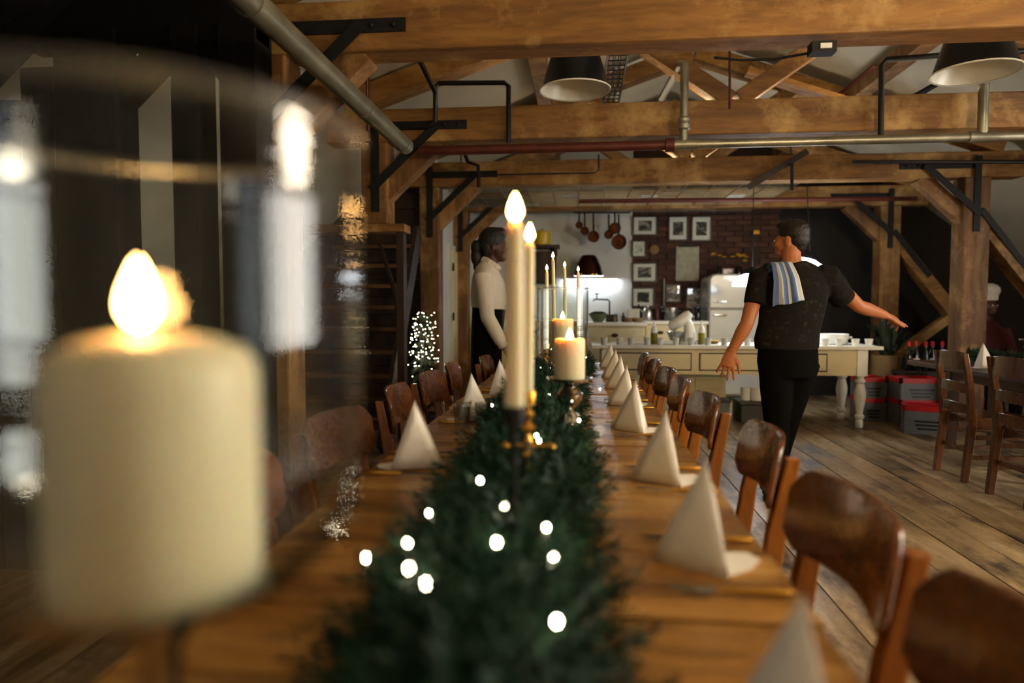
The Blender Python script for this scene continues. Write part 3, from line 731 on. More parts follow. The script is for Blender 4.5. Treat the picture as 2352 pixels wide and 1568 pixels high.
# ------------------------------------------------------------------ garland of fir with fairy lights
def gx(y): return -0.15 + 0.03 * math.sin(y * 1.3 + 0.6) + 0.012 * math.sin(y * 4.1) + 0.01 * max(0, y - 2)
def fir_garland(name, label, y0, y1, xf, zb, rx, rz, density, seed):
    rg = np.random.default_rng(seed)
    t = thing(name, label, 'garland', (xf((y0+y1)/2), (y0+y1)/2, zb))
    off = np.array([t.location.x, t.location.y, t.location.z])
    core = MB(); rings = []; m = int((y1 - y0) / 0.06)
    for i in range(m + 1):
        y = y0 + (y1 - y0) * i / m; k = 0.62 + 0.1 * math.sin(y * 17) + 0.08 * math.sin(y * 29 + 1); e = min(1, min(i, m - i) / 3 + 0.15)
        rings.append([Vector((xf(y) + rx*k*e*math.cos(a), y, zb + 0.004 + rz*k*e*max(0, math.sin(a)))) for a in [j * 2*PI/14 for j in range(14)]])
    core.rings(rings); core.build('core', 'needles', t, smooth=True)
    n = int((y1 - y0) * density); ys = rg.uniform(y0, y1, n); th = rg.uniform(-0.05, PI + 0.05, n)
    ca, sa = np.cos(th), np.maximum(np.sin(th), 0.02); cxs = np.array([xf(v_) for v_ in ys]); rr = rg.uniform(0.3, 0.7, n)
    st = np.stack([cxs + rx*rr*ca, ys, zb + 0.012 + rz*rr*sa], 1)
    d = np.stack([ca * rx / 0.2, rg.uniform(-1.1, 1.1, n), sa * 0.75 * rz / 0.13 + rg.uniform(-0.1, 0.15, n)], 1) + rg.normal(0, 0.22, (n, 3))
    d /= np.linalg.norm(d, axis=1)[:, None]; L = rg.uniform(0.06, 0.115, n) * (rx / 0.2)
    NN = 34; tt = np.tile(np.linspace(0.12, 1.0, NN), (n, 1)) + rg.normal(0, 0.02, (n, NN))
    P = st[:, None, :] + d[:, None, :] * (L[:, None] * tt)[:, :, None]
    rnd = rg.normal(0, 1, (n, NN, 3)); rnd -= d[:, None, :] * (rnd * d[:, None, :]).sum(2, keepdims=True); rnd /= np.linalg.norm(rnd, axis=2, keepdims=True)
    nd = rnd * 0.85 + d[:, None, :] * 0.75; nd /= np.linalg.norm(nd, axis=2, keepdims=True)
    nl_ = rg.uniform(0.018, 0.03, (n, NN, 1)); sd = np.cross(nd, d[:, None, :]); sd /= np.linalg.norm(sd, axis=2, keepdims=True) + 1e-9
    wv = sd * 0.0013
    V = np.stack([P - wv, P + wv, P + nd * nl_ * 0.75 + wv * 0.9, P + nd * nl_, P + nd * nl_ * 0.75 - wv * 0.9], 2).reshape(-1, 3)
    V[:, 2] = np.maximum(V[:, 2], zb + 0.002); V -= off
    nf = n * NN; me = bpy.data.meshes.new('needles')
    me.vertices.add(nf * 5); me.vertices.foreach_set('co', V.astype(np.float32).ravel())
    me.loops.add(nf * 5); me.loops.foreach_set('vertex_index', np.arange(nf * 5, dtype=np.int32))
    me.polygons.add(nf); me.polygons.foreach_set('loop_start', np.arange(0, nf * 5, 5, dtype=np.int32))
    me.update(calc_edges=True); me.validate()
    me.materials.append(M['needles']); o = bpy.data.objects.new('needles', me); COL.objects.link(o); o.parent = t; o['kind'] = 'stuff'
    return t
fir_garland('fir_garland', 'thick dark green fir garland down the middle of the long table', 0.42, 5.75, gx, TZ, 0.2, 0.13, 620, 3)
# string of fairy lights in the garland
fs_ = thing('fairy_lights', 'string of small white lights wound through the fir garland', 'string lights', (-0.15, 0.8, TZ))
pts = [(1279,1427,.85),(1271,1277,.85),(978,1340,.88),(940,1305,.89),(840,1281,.86),(936,1246,.88),(1141,1245,.895),(1255,1211,.865),(1160,1162,.895),(985,1178,.84),(1103,1103,.895),(1238,1012,.885),(1232,1000,.885),(1130,930,.87),(1330,965,.86),(1262,905,.87),(1378,893,.86)]
pos = [atZ(a, b, c) for a, b, c in pts]
y = 3.3
while y < 5.6: pos.append(Vector((gx(y) + random.uniform(-0.1, 0.16), y, TZ + random.uniform(0.1, 0.14)))); y += random.uniform(0.16, 0.3)
for p_ in pos:
    MB().ell(p_, (0.0042, 0.0042, 0.006), n=8).build('bulb', 'fairy', fs_, smooth=True)
wp_ = []
for a, b in zip(pos, pos[1:]):
    wp_ += [a - Vector((0, 0, 0.008)), (a + b) / 2 - Vector((0, 0, 0.05))]
MB().tube(wp_, 0.0012, 5).build('wire', 'wire_green', fs_)

# ------------------------------------------------------------------ candles
def flame_mesh(mb, c, h, r):
    prof = [(0.001, 0), (0.55, 0.08), (0.9, 0.22), (1.0, 0.36), (0.86, 0.52), (0.6, 0.7), (0.3, 0.88), (0.02, 1.0)]
    mb.lathe([(a * r, z * h) for a, z in prof], c, 14); return mb
def pillar_candle(label, x, y, z, r, h, fl_h=0.045, fl_r=0.011, group='pillar candles', lit=True, dome=False, wx=0.0):
    t = thing('pillar_candle', label, 'candle', (x, y, z), 0, group)
    top = [(r, h - 0.034), (r*0.97, h - 0.02), (r*0.88, h - 0.01), (r*0.6, h - 0.003), (r*0.3, h), (0.002, h)] if dome else [(r, h - 0.012), (r*0.985, h), (r*0.93, h + 0.001), (r*0.8, h - 0.01), (r*0.3, h - 0.016), (0.002, h - 0.016)]
    MB().lathe([(r*0.97, 0), (r, 0.004)] + top, (x, y, z), 40).build('wax_body', 'wax', t, smooth=True)
    if dome: x += wx; h += 0.012
    MB().tube([(x, y, z + h - 0.016), (x + 0.001, y, z + h - 0.002)], 0.0013, 6).build('wick', 'black_plastic', t)
    if lit: flame_mesh(MB(), (x, y, z + h - 0.008), fl_h, fl_r).build('flame', 'flame', t, smooth=True)
    return t
def taper(label, x, y, z, h, r=0.011, lean=(0, 0), fl=1.0, group='white tapers'):
    t = thing('taper_candle', label, 'candle', (x, y, z), 0, group)
    e = Vector((x + lean[0], y + lean[1], z + h))
    MB().tube([(x, y, z), Vector((x, y, z)).lerp(e, 0.5), Vector((x, y, z)).lerp(e, 0.96), e], [r, r*0.96, r*0.88, r*0.55], 18).build('wax_body', 'wax', t, smooth=True)
    MB().tube([e - Vector((0, 0, 0.003)), e + Vector((0.001, 0, 0.008))], 0.001, 6).build('wick', 'black_plastic', t)
    flame_mesh(MB(), e + Vector((0, 0, 0.003)), 0.034 * fl, 0.0085 * fl).build('flame', 'flame', t, smooth=True)
    return t
def hurricane(label, x, y, foot_z=TZ, k=1.0, hb=0.2, ht=0.556):
    """footed glass hurricane: turned foot and stem, tulip glass"""
    t = thing('hurricane_lantern', label, 'candle holder', (x, y, foot_z), 0, 'footed glass hurricanes')
    c = (x, y, foot_z)
    MB().lathe([(0.075*k, 0), (0.078*k, 0.006), (0.06*k, 0.014), (0.022*k, 0.03), (0.014*k, 0.07), (0.026*k, 0.115), (0.03*k, 0.13), (0.024*k, 0.145), (0.014*k, 0.17), (0.013*k, hb - 0.04), (0.03*k, hb - 0.011), (0.034*k, hb)], c, 32).build('stem', 'silver', t, smooth=True)
    out = [(0.034, hb + 0.001), (0.07, hb + 0.006), (0.105, hb + 0.02), (0.126, hb + 0.044), (0.135, hb + 0.075), (0.137, hb + 0.11), (0.137, hb + 0.2), (0.137, ht)]
    MB().lathe([((0.1355 + 0.0045*math.cos(a))*k, ht + 0.0045*math.sin(a)) for a in [i*PI/4 for i in range(9)]], c, 64, cap=False).build('lip', 'glass_lip', t, smooth=True)
    inn = [(r_ - 0.003, z_ + (0.003 if i < 4 else 0)) for i, (r_, z_) in enumerate(out)]
    MB().lathe([(r_*k, z_) for r_, z_ in out] + [(r_*k, z_) for r_, z_ in reversed(inn)], c, 64, cap=True).build('glass_bowl', 'hurricane_glass', t, smooth=True, angle=70)
    return t
HX, HY = -0.287, 0.435
hurricane('big blurred glass hurricane in the left foreground', HX, HY, hb=0.272, ht=0.585)
pillar_candle('large blurred pillar candle inside the foreground hurricane', HX, HY, TZ + 0.28, 0.067, 0.172, 0.046, 0.0115, dome=True, wx=-0.009)
hurricane('glass hurricane in the middle of the table behind the silver pedestal', -0.075, 3.15, k=0.86)
pillar_candle('pillar candle standing inside the middle glass hurricane', -0.075, 3.15, TZ + 0.225, 0.05, 0.19)
# silver pedestal with a pillar
def pedestal(label, x, y, z, h=0.235, r=0.073, mat='silver'):
    t = thing('candle_pedestal', label, 'candle holder', (x, y, z), 0, 'silver candle pedestals'); c = (x, y, z)
    MB().lathe([(0.06, 0), (0.062, 0.006), (0.045, 0.014), (0.018, 0.025), (0.012, 0.04), (0.03, 0.065), (0.042, 0.09), (0.03, 0.118), (0.014, 0.132), (0.02, 0.142), (0.04, 0.165), (0.044, 0.185), (0.03, 0.205), (0.016, 0.215)], c, 32).build('stem', mat, t, smooth=True)
    MB().lathe([(0.016, h - 0.02), (0.05, h - 0.012), (r, h - 0.006), (r + 0.004, h + 0.004), (r - 0.002, h + 0.004), (r - 0.006, h), (0.002, h)], c, 40).build('plate', mat, t, smooth=True)
    return t
pedestal('silver pedestal in the garland holding the middle pillar candle', -0.03, 2.24, TZ)
pillar_candle('lit pillar candle standing on the silver pedestal', -0.03, 2.24, TZ + 0.2355, 0.05, 0.13)
# brass candlestick and tall tapers
def candlestick(label, x, y, z, h, mat, arms=True, slim=1.0):
    t = thing('candlestick', label, 'candle holder', (x, y, z), 0, 'candlesticks'); c = (x, y, z)
    prof = [(0.05, 0), (0.052, 0.006), (0.03, 0.014), (0.012, 0.022), (0.007, 0.035)]
    zz = 0.04
    for rr in (0.015, 0.019, 0.014, 0.018, 0.013, 0.02, 0.015):
        prof += [(0.006*slim, zz), (rr*slim, zz + 0.013), (0.006*slim, zz + 0.026)]; zz += (h - 0.075) / 7
    prof += [(0.007, h - 0.034), (0.016, h - 0.03), (0.018, h - 0.004), (0.016, h), (0.011, h), (0.011, h - 0.02), (0.001, h - 0.02)]
    MB().lathe(prof, c, 20).build('stem', mat, t, smooth=True)
    if arms:
        for s in (-1, 1):
            MB().tube([(x, y, z + h*0.56), (x + s*0.024, y, z + h*0.575), (x + s*0.045, y, z + h*0.565)], [0.006, 0.005, 0.004], 8).build('arm', mat, t, smooth=True)
            MB().ell((x + s*0.05, y, z + h*0.565), (0.013, 0.013, 0.009)).build('knob', mat, t, smooth=True)
    return t
candlestick('slim black iron candlestick under the tallest taper', -0.1, 1.06, TZ, 0.315, 'iron', False, 0.42)
taper('tallest cream taper in the middle of the picture, nearest the camera', -0.1, 1.06, TZ + 0.3, 0.30, 0.0155, (0.001, 0), 1.25)
candlestick('beaded brass candlestick with side knobs in the garland', -0.112, 1.5, TZ, 0.285, 'brass')
taper('tall cream taper just behind the tallest one', -0.112, 1.5, TZ + 0.266, 0.345, 0.0115, (0.004, 0), 1.15)
far = [(1256, 622, 3.75, 0.0, 'leftmost small taper above the middle hurricane'), (1270, 594, 3.6, -0.012, 'highest small taper, leaning, above the middle hurricane'), (1297, 614, 4.1, -0.006, 'small taper third from left above the middle hurricane'),
       (1328, 624, 4.3, -0.004, 'rightmost small taper above the middle hurricane'), (1219, 622, 4.4, 0.0, 'small taper shining beside the two tall tapers')]
for px, py, yy, ln, lb in far:
    q = atY(px, py, yy); hz = 0.27
    candlestick('brass candlestick carrying the ' + lb.split(' above')[0].split(' shining')[0].split(',')[0], q.x - ln, yy, TZ, hz, 'brass', False)
    taper(lb, q.x - ln, yy, TZ + hz - 0.018, q.z - TZ - hz + 0.018, 0.0105, (ln, 0), 1.0)

# ------------------------------------------------------------------ kitchen
def turned_leg(mb, x, y, top, k=1.0):
    prof = [(0.03, 0), (0.036, 0.01), (0.036, 0.07), (0.028, 0.085), (0.045, 0.1), (0.045, 0.125), (0.03, 0.14), (0.038, 0.2), (0.055, 0.3), (0.056, 0.36), (0.042, 0.43), (0.034, 0.45), (0.05, 0.465), (0.05, 0.485), (0.03, 0.5), (0.045, 0.53), (0.045, 0.56), (0.04, top)]
    return mb.lathe([(r_*k, z_) for r_, z_ in prof], (x, y, 0), 20)
KT = 0.83; kx0, kx1, ky0, ky1 = 0.13, 3.0, 7.06, 7.78
kt = thing('kitchen_table', 'long white kitchen table with turned legs behind the walking man', 'table', ((kx0+kx1)/2, (ky0+ky1)/2, 0))
for i in range(4):
    yy = ky0 + i * 0.18; MB().lohi((kx0, yy + 0.001, KT - 0.035), (kx1, yy + 0.179, KT)).build('top_board', 'white_paint', kt, bevel=0.004)
MB().lohi((kx0 + 0.1, ky0 + 0.08, KT - 0.3), (kx1 - 0.12, ky0 + 0.105, KT - 0.036)).build('apron', 'cream_paint', kt)
MB().lohi((kx0 + 0.1, ky1 - 0.1, KT - 0.3), (kx1 - 0.12, ky1 - 0.075, KT - 0.036)).build('apron', 'cream_paint', kt)
MB().lohi((kx1 - 0.15, ky0 + 0.1, KT - 0.3), (kx1 - 0.12, ky1 - 0.1, KT - 0.036)).build('apron', 'cream_paint', kt)
for a, b in ((0.4, 1.14), (1.24, 1.82), (1.92, 2.48)):
    dr = MB().lohi((a, ky0 + 0.066, KT - 0.25), (b, ky0 + 0.08, KT - 0.09)).build('drawer_front', 'cream_paint', kt, bevel=0.004)
    MB().lohi((a - 0.012, ky0 + 0.074, KT - 0.262), (b + 0.012, ky0 + 0.0805, KT - 0.078)).build('drawer_gap', 'dark_wood', kt)
    MB().ell(((a + b) / 2, ky0 + 0.055, KT - 0.17), (0.02, 0.014, 0.014)).build('knob', 'white_paint', dr, smooth=True)
for x in (kx0 + 0.16, kx1 - 0.17):
    for y in (ky0 + 0.12, ky1 - 0.12):
        lg = MB(); lg.lohi((x - 0.05, y - 0.05, KT - 0.3), (x + 0.05, y + 0.05, KT - 0.036)); turned_leg(lg, x, y, KT - 0.3)
        lg.build('leg', 'white_paint', kt, smooth=True)
def cabinet(label, x0, x1, y0, y1, h, nd, mat='cream_paint', drawers=2):
    t = thing('kitchen_cabinet', label, 'cabinet', ((x0+x1)/2, (y0+y1)/2, 0), 0, 'cream kitchen cabinets')
    MB().lohi((x0 + 0.01, y0 + 0.02, 0), (x1 - 0.01, y1, h - 0.04)).build('body', mat, t)
    MB().lohi((x0 - 0.01, y0 - 0.02, h - 0.04), (x1 + 0.01, y1, h)).build('worktop', 'white_paint' if nd < 3 else 'cream_paint', t, bevel=0.004)
    w_ = (x1 - x0 - 0.04) / nd
    for i in range(nd):
        a = x0 + 0.02 + i * w_
        dr = MB().lohi((a + 0.01, y0, h - 0.27), (a + w_ - 0.01, y0 + 0.02, h - 0.07)).build('drawer', mat, t, bevel=0.004)
        MB().lathe([(0.001, 0.0), (0.035, 0.004), (0.04, 0.02), (0.001, 0.02)], (a + w_/2, y0 - 0.022, h - 0.15), 12, m=Matrix.Rotation(-PI/2, 3, 'X') @ Matrix.Diagonal((1, 0.6, 1))).build('cup_handle', 'bronze_dark', dr)
        dd = MB().lohi((a + 0.01, y0, 0.08), (a + w_ - 0.01, y0 + 0.02, h - 0.29)).build('cabinet_door', mat, t, bevel=0.004)
        MB().ell((a + w_ - 0.06, y0 - 0.012, h - 0.4), (0.014, 0.014, 0.014), n=10).build('knob', 'bronze_dark', dd)
    return t
cabinet('cream cabinet with a cup handle behind the left part of the kitchen table', 0.06, 0.78, 8.1, 8.75, 1.04, 1)
cabinet('low cream cabinet below the framed pictures', 0.84, 1.65, 9.0, 9.7, 1.04, 2)
cabinet('white-topped cabinet under the copper hood', -1.2, 0.02, 9.0, 9.7, 1.04, 3)
# fridge
fr = thing('fridge', 'rounded cream retro fridge with chrome handles behind the walking man', 'fridge', (2.0, 9.35, 0))
def rbox(x0, x1, y0, y1, z0, z1, r):
    mb = MB(); poly = []
    for cx_, cz_, a0 in ((x1 - r, z1 - r, 0), (x0 + r, z1 - r, 90), (x0 + r, z0 + 0.02, 180), (x1 - r, z0 + 0.02, 270)):
        rr = r if a0 < 180 else 0.02
        if a0 >= 180: cx_ = x0 + rr if a0 == 180 else x1 - rr
        for k_ in range(7): a = R(a0 + k_ * 15); poly.append((cx_ + rr*math.cos(a), cz_ + rr*math.sin(a)))
    return mb.prism(poly, y0, y1)
rbox(1.67, 2.34, 9.12, 9.7, 0.05, 1.65, 0.09).build('body', 'fridge_cream', fr, smooth=True, bevel=0.01)
d1 = rbox(1.675, 2.335, 9.05, 9.118, 1.2, 1.645, 0.09).build('freezer_door', 'fridge_cream', fr, smooth=True, bevel=0.02)
d2 = MB().lohi((1.675, 9.05, 0.08), (2.335, 9.118, 1.19)).build('fridge_door', 'fridge_cream', fr, bevel=0.02)
for dd, z in ((d1, 1.29), (d2, 1.12)):
    MB().tube([(1.74, 9.045, z), (1.75, 9.02, z), (1.88, 9.02, z), (1.89, 9.045, z)], 0.012, 8).build('handle', 'silver', dd, smooth=True)
MB().lohi((1.7, 9.1, 0), (2.3, 9.66, 0.05)).build('plinth', 'black_plastic', fr)
# pendant over the kitchen table: opal shades, lit
def opal(label, p_, rz, tilt=0.0):
    t = thing('opal_lamp', label, 'lamp', p_, rz, 'lit kitchen lamps')
    m = Matrix.Rotation(tilt, 3, 'Y')
    pro = [(0.03, 0.13), (0.08, 0.125), (0.15, 0.095), (0.19, 0.05), (0.205, 0.0)]
    MB().lathe(pro[:2] + [(0.075, 0.15), (0.03, 0.19), (0.012, 0.2)], n=24, m=m).build('cap', 'lamp_outer', t, smooth=True, world=False)
    MB().lathe(pro[1:], n=32, cap=False, m=m).build('shade', 'lamp_glow', t, smooth=True, world=False)
    MB().lathe([(0.205, 0.0), (0.1, -0.004), (0.001, -0.005)], n=32, cap=False, m=m).build('diffuser', 'lamp_glow', t, smooth=True, world=False)
    MB().tube([m @ Vector((0, 0, 0.19)), Vector((0, 0, 0.19)) * 1.02 + Vector((0, 0, 1.2 - p_.z + 1.2))], 0.005, 6).build('cord', 'black_pipe', t, world=False)
    return t
opal('glowing white lamp in front of the fridge, left of the man', atY(1727, 656, 7.6), 0)
opal('glowing white lamp tilted above the man\'s right shoulder', atY(1848, 622, 7.5), 0, R(16))
# copper hood with strip light washing the wall
hd = thing('copper_hood', 'bell-shaped copper extractor hood over the hob', 'hood', atY(1352, 634, 9.4))
hp = atY(1352, 634, 9.4)
MB().lathe([(0.2, 0), (0.205, 0.012), (0.19, 0.04), (0.17, 0.12), (0.12, 0.24), (0.09, 0.28), (0.03, 0.29)], hp, 28).build('bell', 'copper', hd, smooth=True)
for a in (-0.1, 0.05, 0.1): MB().lathe([(0.014, 0), (0.016, 0.01)], hp + Vector((a, -0.192, 0.012)), 10, m=Matrix.Rotation(PI/2, 3, 'X')).build('knob', 'brass', hd)
MB().lohi((hp.x - 0.1, hp.y + 0.18, hp.z + 0.1), (hp.x + 0.1, 9.75, hp.z + 0.2)).build('flue', 'copper', hd)
st = thing('strip_light', 'bright white strip light under the copper hood', 'lamp', (hp.x + 0.1, 9.6, hp.z - 0.05))
MB().lohi((hp.x - 0.35, 9.66, hp.z - 0.03), (hp.x + 0.42, 9.74, hp.z - 0.005)).build('housing', 'white_paint', st)
MB().lohi((hp.x - 0.33, 9.665, hp.z - 0.042), (hp.x + 0.40, 9.70, hp.z - 0.031)).build('tube', 'strip_glow', st)
# shelf with yellow pot, oven door below
sh = thing('wall_shelf', 'short dark wooden wall shelf beside the tall tapers', 'shelf', atY(1250, 568, 9.65)); q = atY(1250, 568, 9.65)
MB().lohi((q.x - 0.35, 9.45, q.z - 0.02), (q.x + 0.22, 9.75, q.z + 0.02)).build('board', 'dark_wood', sh)
for a in (-0.3, 0.15): MB().lohi((q.x + a, 9.5, q.z - 0.12), (q.x + a + 0.03, 9.75, q.z - 0.02)).build('bracket', 'dark_wood', sh)
yp_ = thing('cooking_pot', 'yellow enamel pot on the wall shelf', 'pot', (q.x - 0.02, 9.58, q.z + 0.02))
MB().lathe([(0.1, 0), (0.115, 0.01), (0.118, 0.17), (0.122, 0.18), (0.11, 0.18), (0.105, 0.02), (0.001, 0.02)], (q.x - 0.02, 9.58, q.z + 0.02), 24).build('body', 'yellow_enamel', yp_, smooth=True)
MB().lathe([(0.124, 0.18), (0.124, 0.188), (0.05, 0.205), (0.012, 0.21), (0.012, 0.225), (0.02, 0.235), (0.001, 0.238)], (q.x - 0.02, 9.58, q.z + 0.02), 24).build('lid', 'yellow_enamel', yp_, smooth=True)
q = atY(1250, 612, 9.7)
ov = thing('wall_cupboard', 'dark brown cupboard below the wall shelf', 'cupboard', (q.x, 9.6, q.z - 0.25))
MB().lohi((q.x - 0.3, 9.5, q.z - 0.25), (q.x + 0.17, 9.75, q.z + 0.2)).build('body', 'oven_dark', ov)
for i in range(2): MB().lohi((q.x - 0.29 + i * 0.23, 9.485, q.z - 0.24), (q.x - 0.07 + i * 0.23, 9.5, q.z + 0.19)).build('cupboard_door', 'dark_wood', ov, bevel=0.004)
# pans on a rail
rl_ = thing('pan_rail', 'iron rail under the wire grid holding copper pans', 'rail', atY(1380, 486, 9.3))
a, b = atY(1318, 488, 9.3), atY(1446, 488, 9.3)
MB().tube([a, b], 0.01, 8).build('bar', 'iron', rl_, smooth=True)
for q in (a, b): MB().tube([q, q + Vector((0, 0, 2.52 - q.z))], 0.007, 6).build('hanger', 'iron', rl_)
def pan(label, px, top, cy, rad, mat='copper', dy=0.0):
    A_ = atY(px, top, 9.3 + dy); C_ = atY(px, cy, 9.3 + dy)
    t = thing('saucepan', label, 'pan', A_, 0, 'hanging copper pans')
    m = Matrix.Rotation(PI/2 + 0.12, 3, 'X')
    MB().lathe([(0.001, -0.05), (rad*0.85, -0.05), (rad, 0.045), (rad - 0.006, 0.045), (rad*0.84, -0.042), (0.001, -0.042)], C_, 24, m=m).build('pan_body', mat, t, smooth=True)
    MB().bar(A_ - Vector((0, 0, 0.0)), C_ + Vector((0, -0.03, rad*0.9)), 0.022, 0.006, (0, 1, 0)).build('handle', 'iron', t)
for a in ((1330, 490, 517, 0.05, 'smallest copper pan, leftmost on the rail'), (1343, 490, 530, 0.06, 'small copper pan second from the left'), (1363, 490, 543, 0.078, 'copper pan with a bright glint, third from left'),
          (1398, 492, 538, 0.062, 'copper pan fourth from left on the rail'), (1412, 490, 524, 0.08, 'copper pan hanging high second from right'), (1421, 492, 555, 0.1, 'largest dark copper pan at the right end of the rail')):
    pan(a[4], a[0], a[1], a[2], a[3], dy={1412: 0.13, 1421: -0.13, 1343: 0.12}.get(a[0], 0))
# framed pictures on the brick wall
def picture(label, x0, y0, x1, y1, pr_, inner=True, frame='frame_black', glare=True):
    a, b = atY(x0, y0, YF - 0.03), atY(x1, y1, YF - 0.03)
    t = thing('picture_frame', label, 'picture', ((a.x+b.x)/2, YF - 0.03, b.z), 0, 'pictures on the brick wall')
    f = MB(); w_ = 0.016; y0_, y1_ = YF - 0.05, YF - 0.021
    f.lohi((a.x - w_, y0_, a.z), (b.x + w_, y1_, a.z + w_)); f.lohi((a.x - w_, y0_, b.z - w_), (b.x + w_, y1_, b.z))
    f.lohi((a.x - w_, y0_, b.z), (a.x, y1_, a.z)); f.lohi((b.x, y0_, b.z), (b.x + w_, y1_, a.z))
    f.build('frame', frame, t)
    MB().lohi((a.x, YF - 0.03, b.z), (b.x, YF - 0.022, a.z)).build('mount', 'mat_white' if inner else pr_, t)
    if inner:
        dx_, dz_ = (b.x - a.x) * 0.2, (a.z - b.z) * 0.2
        MB().lohi((a.x + dx_, YF - 0.032, b.z + dz_), (b.x - dx_, YF - 0.029, a.z - dz_)).build('print', pr_, t)
    MB().lohi((a.x, YF - 0.037, b.z), (b.x, YF - 0.035, a.z)).build('glazing', 'picture_glass', t)
picture('wide framed dark photograph, top left on the brick wall', 1456, 499, 1507, 538, 'print_dark')
picture('tall framed dark photograph, top middle on the brick wall', 1538, 499, 1577, 550, 'print_dark')
picture('tall framed photograph, top right on the brick wall', 1591, 499, 1631, 551, 'print_dark')
picture('small framed green botanical print on the brick wall', 1454, 555, 1481, 588, 'print_green')
picture('wide framed photograph with glare, middle left on the brick wall', 1455, 606, 1506, 645, 'print_dark')
picture('framed group photograph, bottom left on the brick wall', 1455, 663, 1500, 702, 'print_dark')
picture('small framed print between the bottom pictures on the brick wall', 1532, 656, 1560, 691, 'print_pink', False)
picture('framed pale portrait print, bottom right of the pictures', 1579, 663, 1610, 705, 'print_pink', False)
cbp = thing('clipboard', 'large grey-green clipboard hanging in the middle of the brick wall', 'board', atY(1579, 640, YF - 0.03))
a, b = atY(1553, 566, YF - 0.03), atY(1605, 645, YF - 0.03)
MB().lohi((a.x, YF - 0.035, b.z), (b.x, YF - 0.02, a.z)).build('sheet', 'paper_grey', cbp, bevel=0.006)
MB().lohi((a.x + 0.03, YF - 0.045, a.z - 0.01), (b.x - 0.03, YF - 0.02, a.z + 0.025)).build('clip', 'iron', cbp)
MB().lathe([(0.02, 0), (0.02, 0.01)], ((a.x+b.x)/2, YF - 0.03, a.z + 0.05), 10, m=Matrix.Rotation(PI/2, 3, 'X')).build('ring', 'iron', cbp)
q = atY(1503, 573, YF - 0.025)
tag(MB().lathe([(0.001, 0), (0.06, 0), (0.066, 0.008), (0.06, 0.014), (0.001, 0.014)], q, 24, m=Matrix.Rotation(PI/2, 3, 'X')).build('wall_plate', 'bucket_wood', smooth=True), 'round brown plaque between the small prints on the brick wall', 'plaque')
q0, q1 = atY(1525, 640, YF - 0.06), atY(1525, 715, YF - 0.06)
tag(MB().tube([q0, q1], 0.014, 8).build('wall_pipe', 'galvanised', smooth=True), 'short vertical grey pipe between the framed pictures', 'pipe')
# things on the back worktops
def at_top(px, Y, z): q_ = atY(px, 700, Y); return Vector((q_.x, Y, z))
W = 1.04
q = at_top(1374, 8.4, W)
bo = thing('salad_bowl', 'green bowl with salad on the cream cabinet', 'bowl', q)
MB().lathe([(0.05, 0), (0.06, 0.006), (0.12, 0.1), (0.112, 0.1), (0.05, 0.012), (0.001, 0.012)], q, 24).build('bowl', 'green_glaze', bo, smooth=True)
MB().ell(q + Vector((0, 0, 0.098)), (0.1, 0.1, 0.035), n=12).build('leaves', 'leaf_dark', bo)
q = at_top(1400, 9.3, W)
fa = thing('kitchen_tap', 'black swan-neck tap in front of the white wall', 'tap', q)
MB().tube([q, q + Vector((0, 0, 0.26)), q + Vector((-0.02, 0, 0.28)), q + Vector((-0.2, 0, 0.285)), q + Vector((-0.22, 0, 0.26))], 0.011, 8).build('spout', 'black_plastic', fa, smooth=True)
MB().tube([q + Vector((-0.17, 0, 0.285)), q + Vector((-0.17, 0, 0.36))], 0.008, 6).build('lever', 'black_plastic', fa)
MB().tube([q + Vector((-0.2, 0, 0.36)), q + Vector((-0.14, 0, 0.36))], 0.009, 6).build('lever', 'black_plastic', fa)
q = at_top(1405, 8.5, W)
tag(MB().lohi(q + Vector((-0.07, -0.06, 0)), q + Vector((0.07, 0.06, 0.09))).build('black_tin', 'black_plastic', bevel=0.008), 'black tin beside the green bowl', 'tin')
def mini_bottle(name, label, cat, q, r_, h_, mat, neck=0.4, group=None):
    t = thing(name, label, cat, q, 0, group)
    MB().lathe([(r_*0.95, 0), (r_, 0.006), (r_, h_*0.6), (r_*neck, h_*0.75), (r_*neck, h_*0.94), (0.001, h_*0.94)], q, 16).build('bottle_body', mat, t, smooth=True)
    MB().lathe([(r_*neck*1.15, h_*0.92), (r_*neck*1.15, h_), (0.001, h_)], q, 12).build('cap', 'black_plastic', t)
    return t
mini_bottle('pepper_mill', 'small wooden mill on the cream cabinet', 'mill', at_top(1412, 8.35, W), 0.02, 0.09, 'bucket_wood')
mini_bottle('spice_jar', 'small dark jar in front of the white wall', 'jar', at_top(1432, 8.4, W), 0.022, 0.11, 'oven_dark')
for i, (px, lb) in enumerate(((1443, 'shallow wooden dish, left of the pair on the cream cabinet'), (1464, 'shallow wooden dish, right of the pair on the cream cabinet'))):
    q = at_top(px, 8.35, W)
    tag(MB().lathe([(0.04, 0), (0.05, 0.004), (0.066, 0.05), (0.06, 0.05), (0.04, 0.012), (0.001, 0.012)], q, 20).build('wooden_dish', 'bucket_wood', smooth=True), lb, 'dish', 'wooden dishes')
q = at_top(1455, 9.2, W)
tag(MB().lohi(q + Vector((-0.08, -0.04, 0)), q + Vector((0.08, 0.04, 0.16))).build('storage_box', 'fridge_cream', bevel=0.01), 'pale box standing behind the wooden dishes', 'box')
mini_bottle('dark_bottle', 'black bottle with a bright glint near the kettle', 'bottle', at_top(1467, 9.5, W), 0.035, 0.22, 'bottle_black')
q = at_top(1488, 9.3, W)
ke = thing('kettle', 'dark steel kettle below the bottom left picture', 'kettle', q)
MB().lathe([(0.07, 0), (0.075, 0.01), (0.06, 0.14), (0.045, 0.17), (0.001, 0.175)], q, 20).build('kettle_body', 'steel', ke, smooth=True)
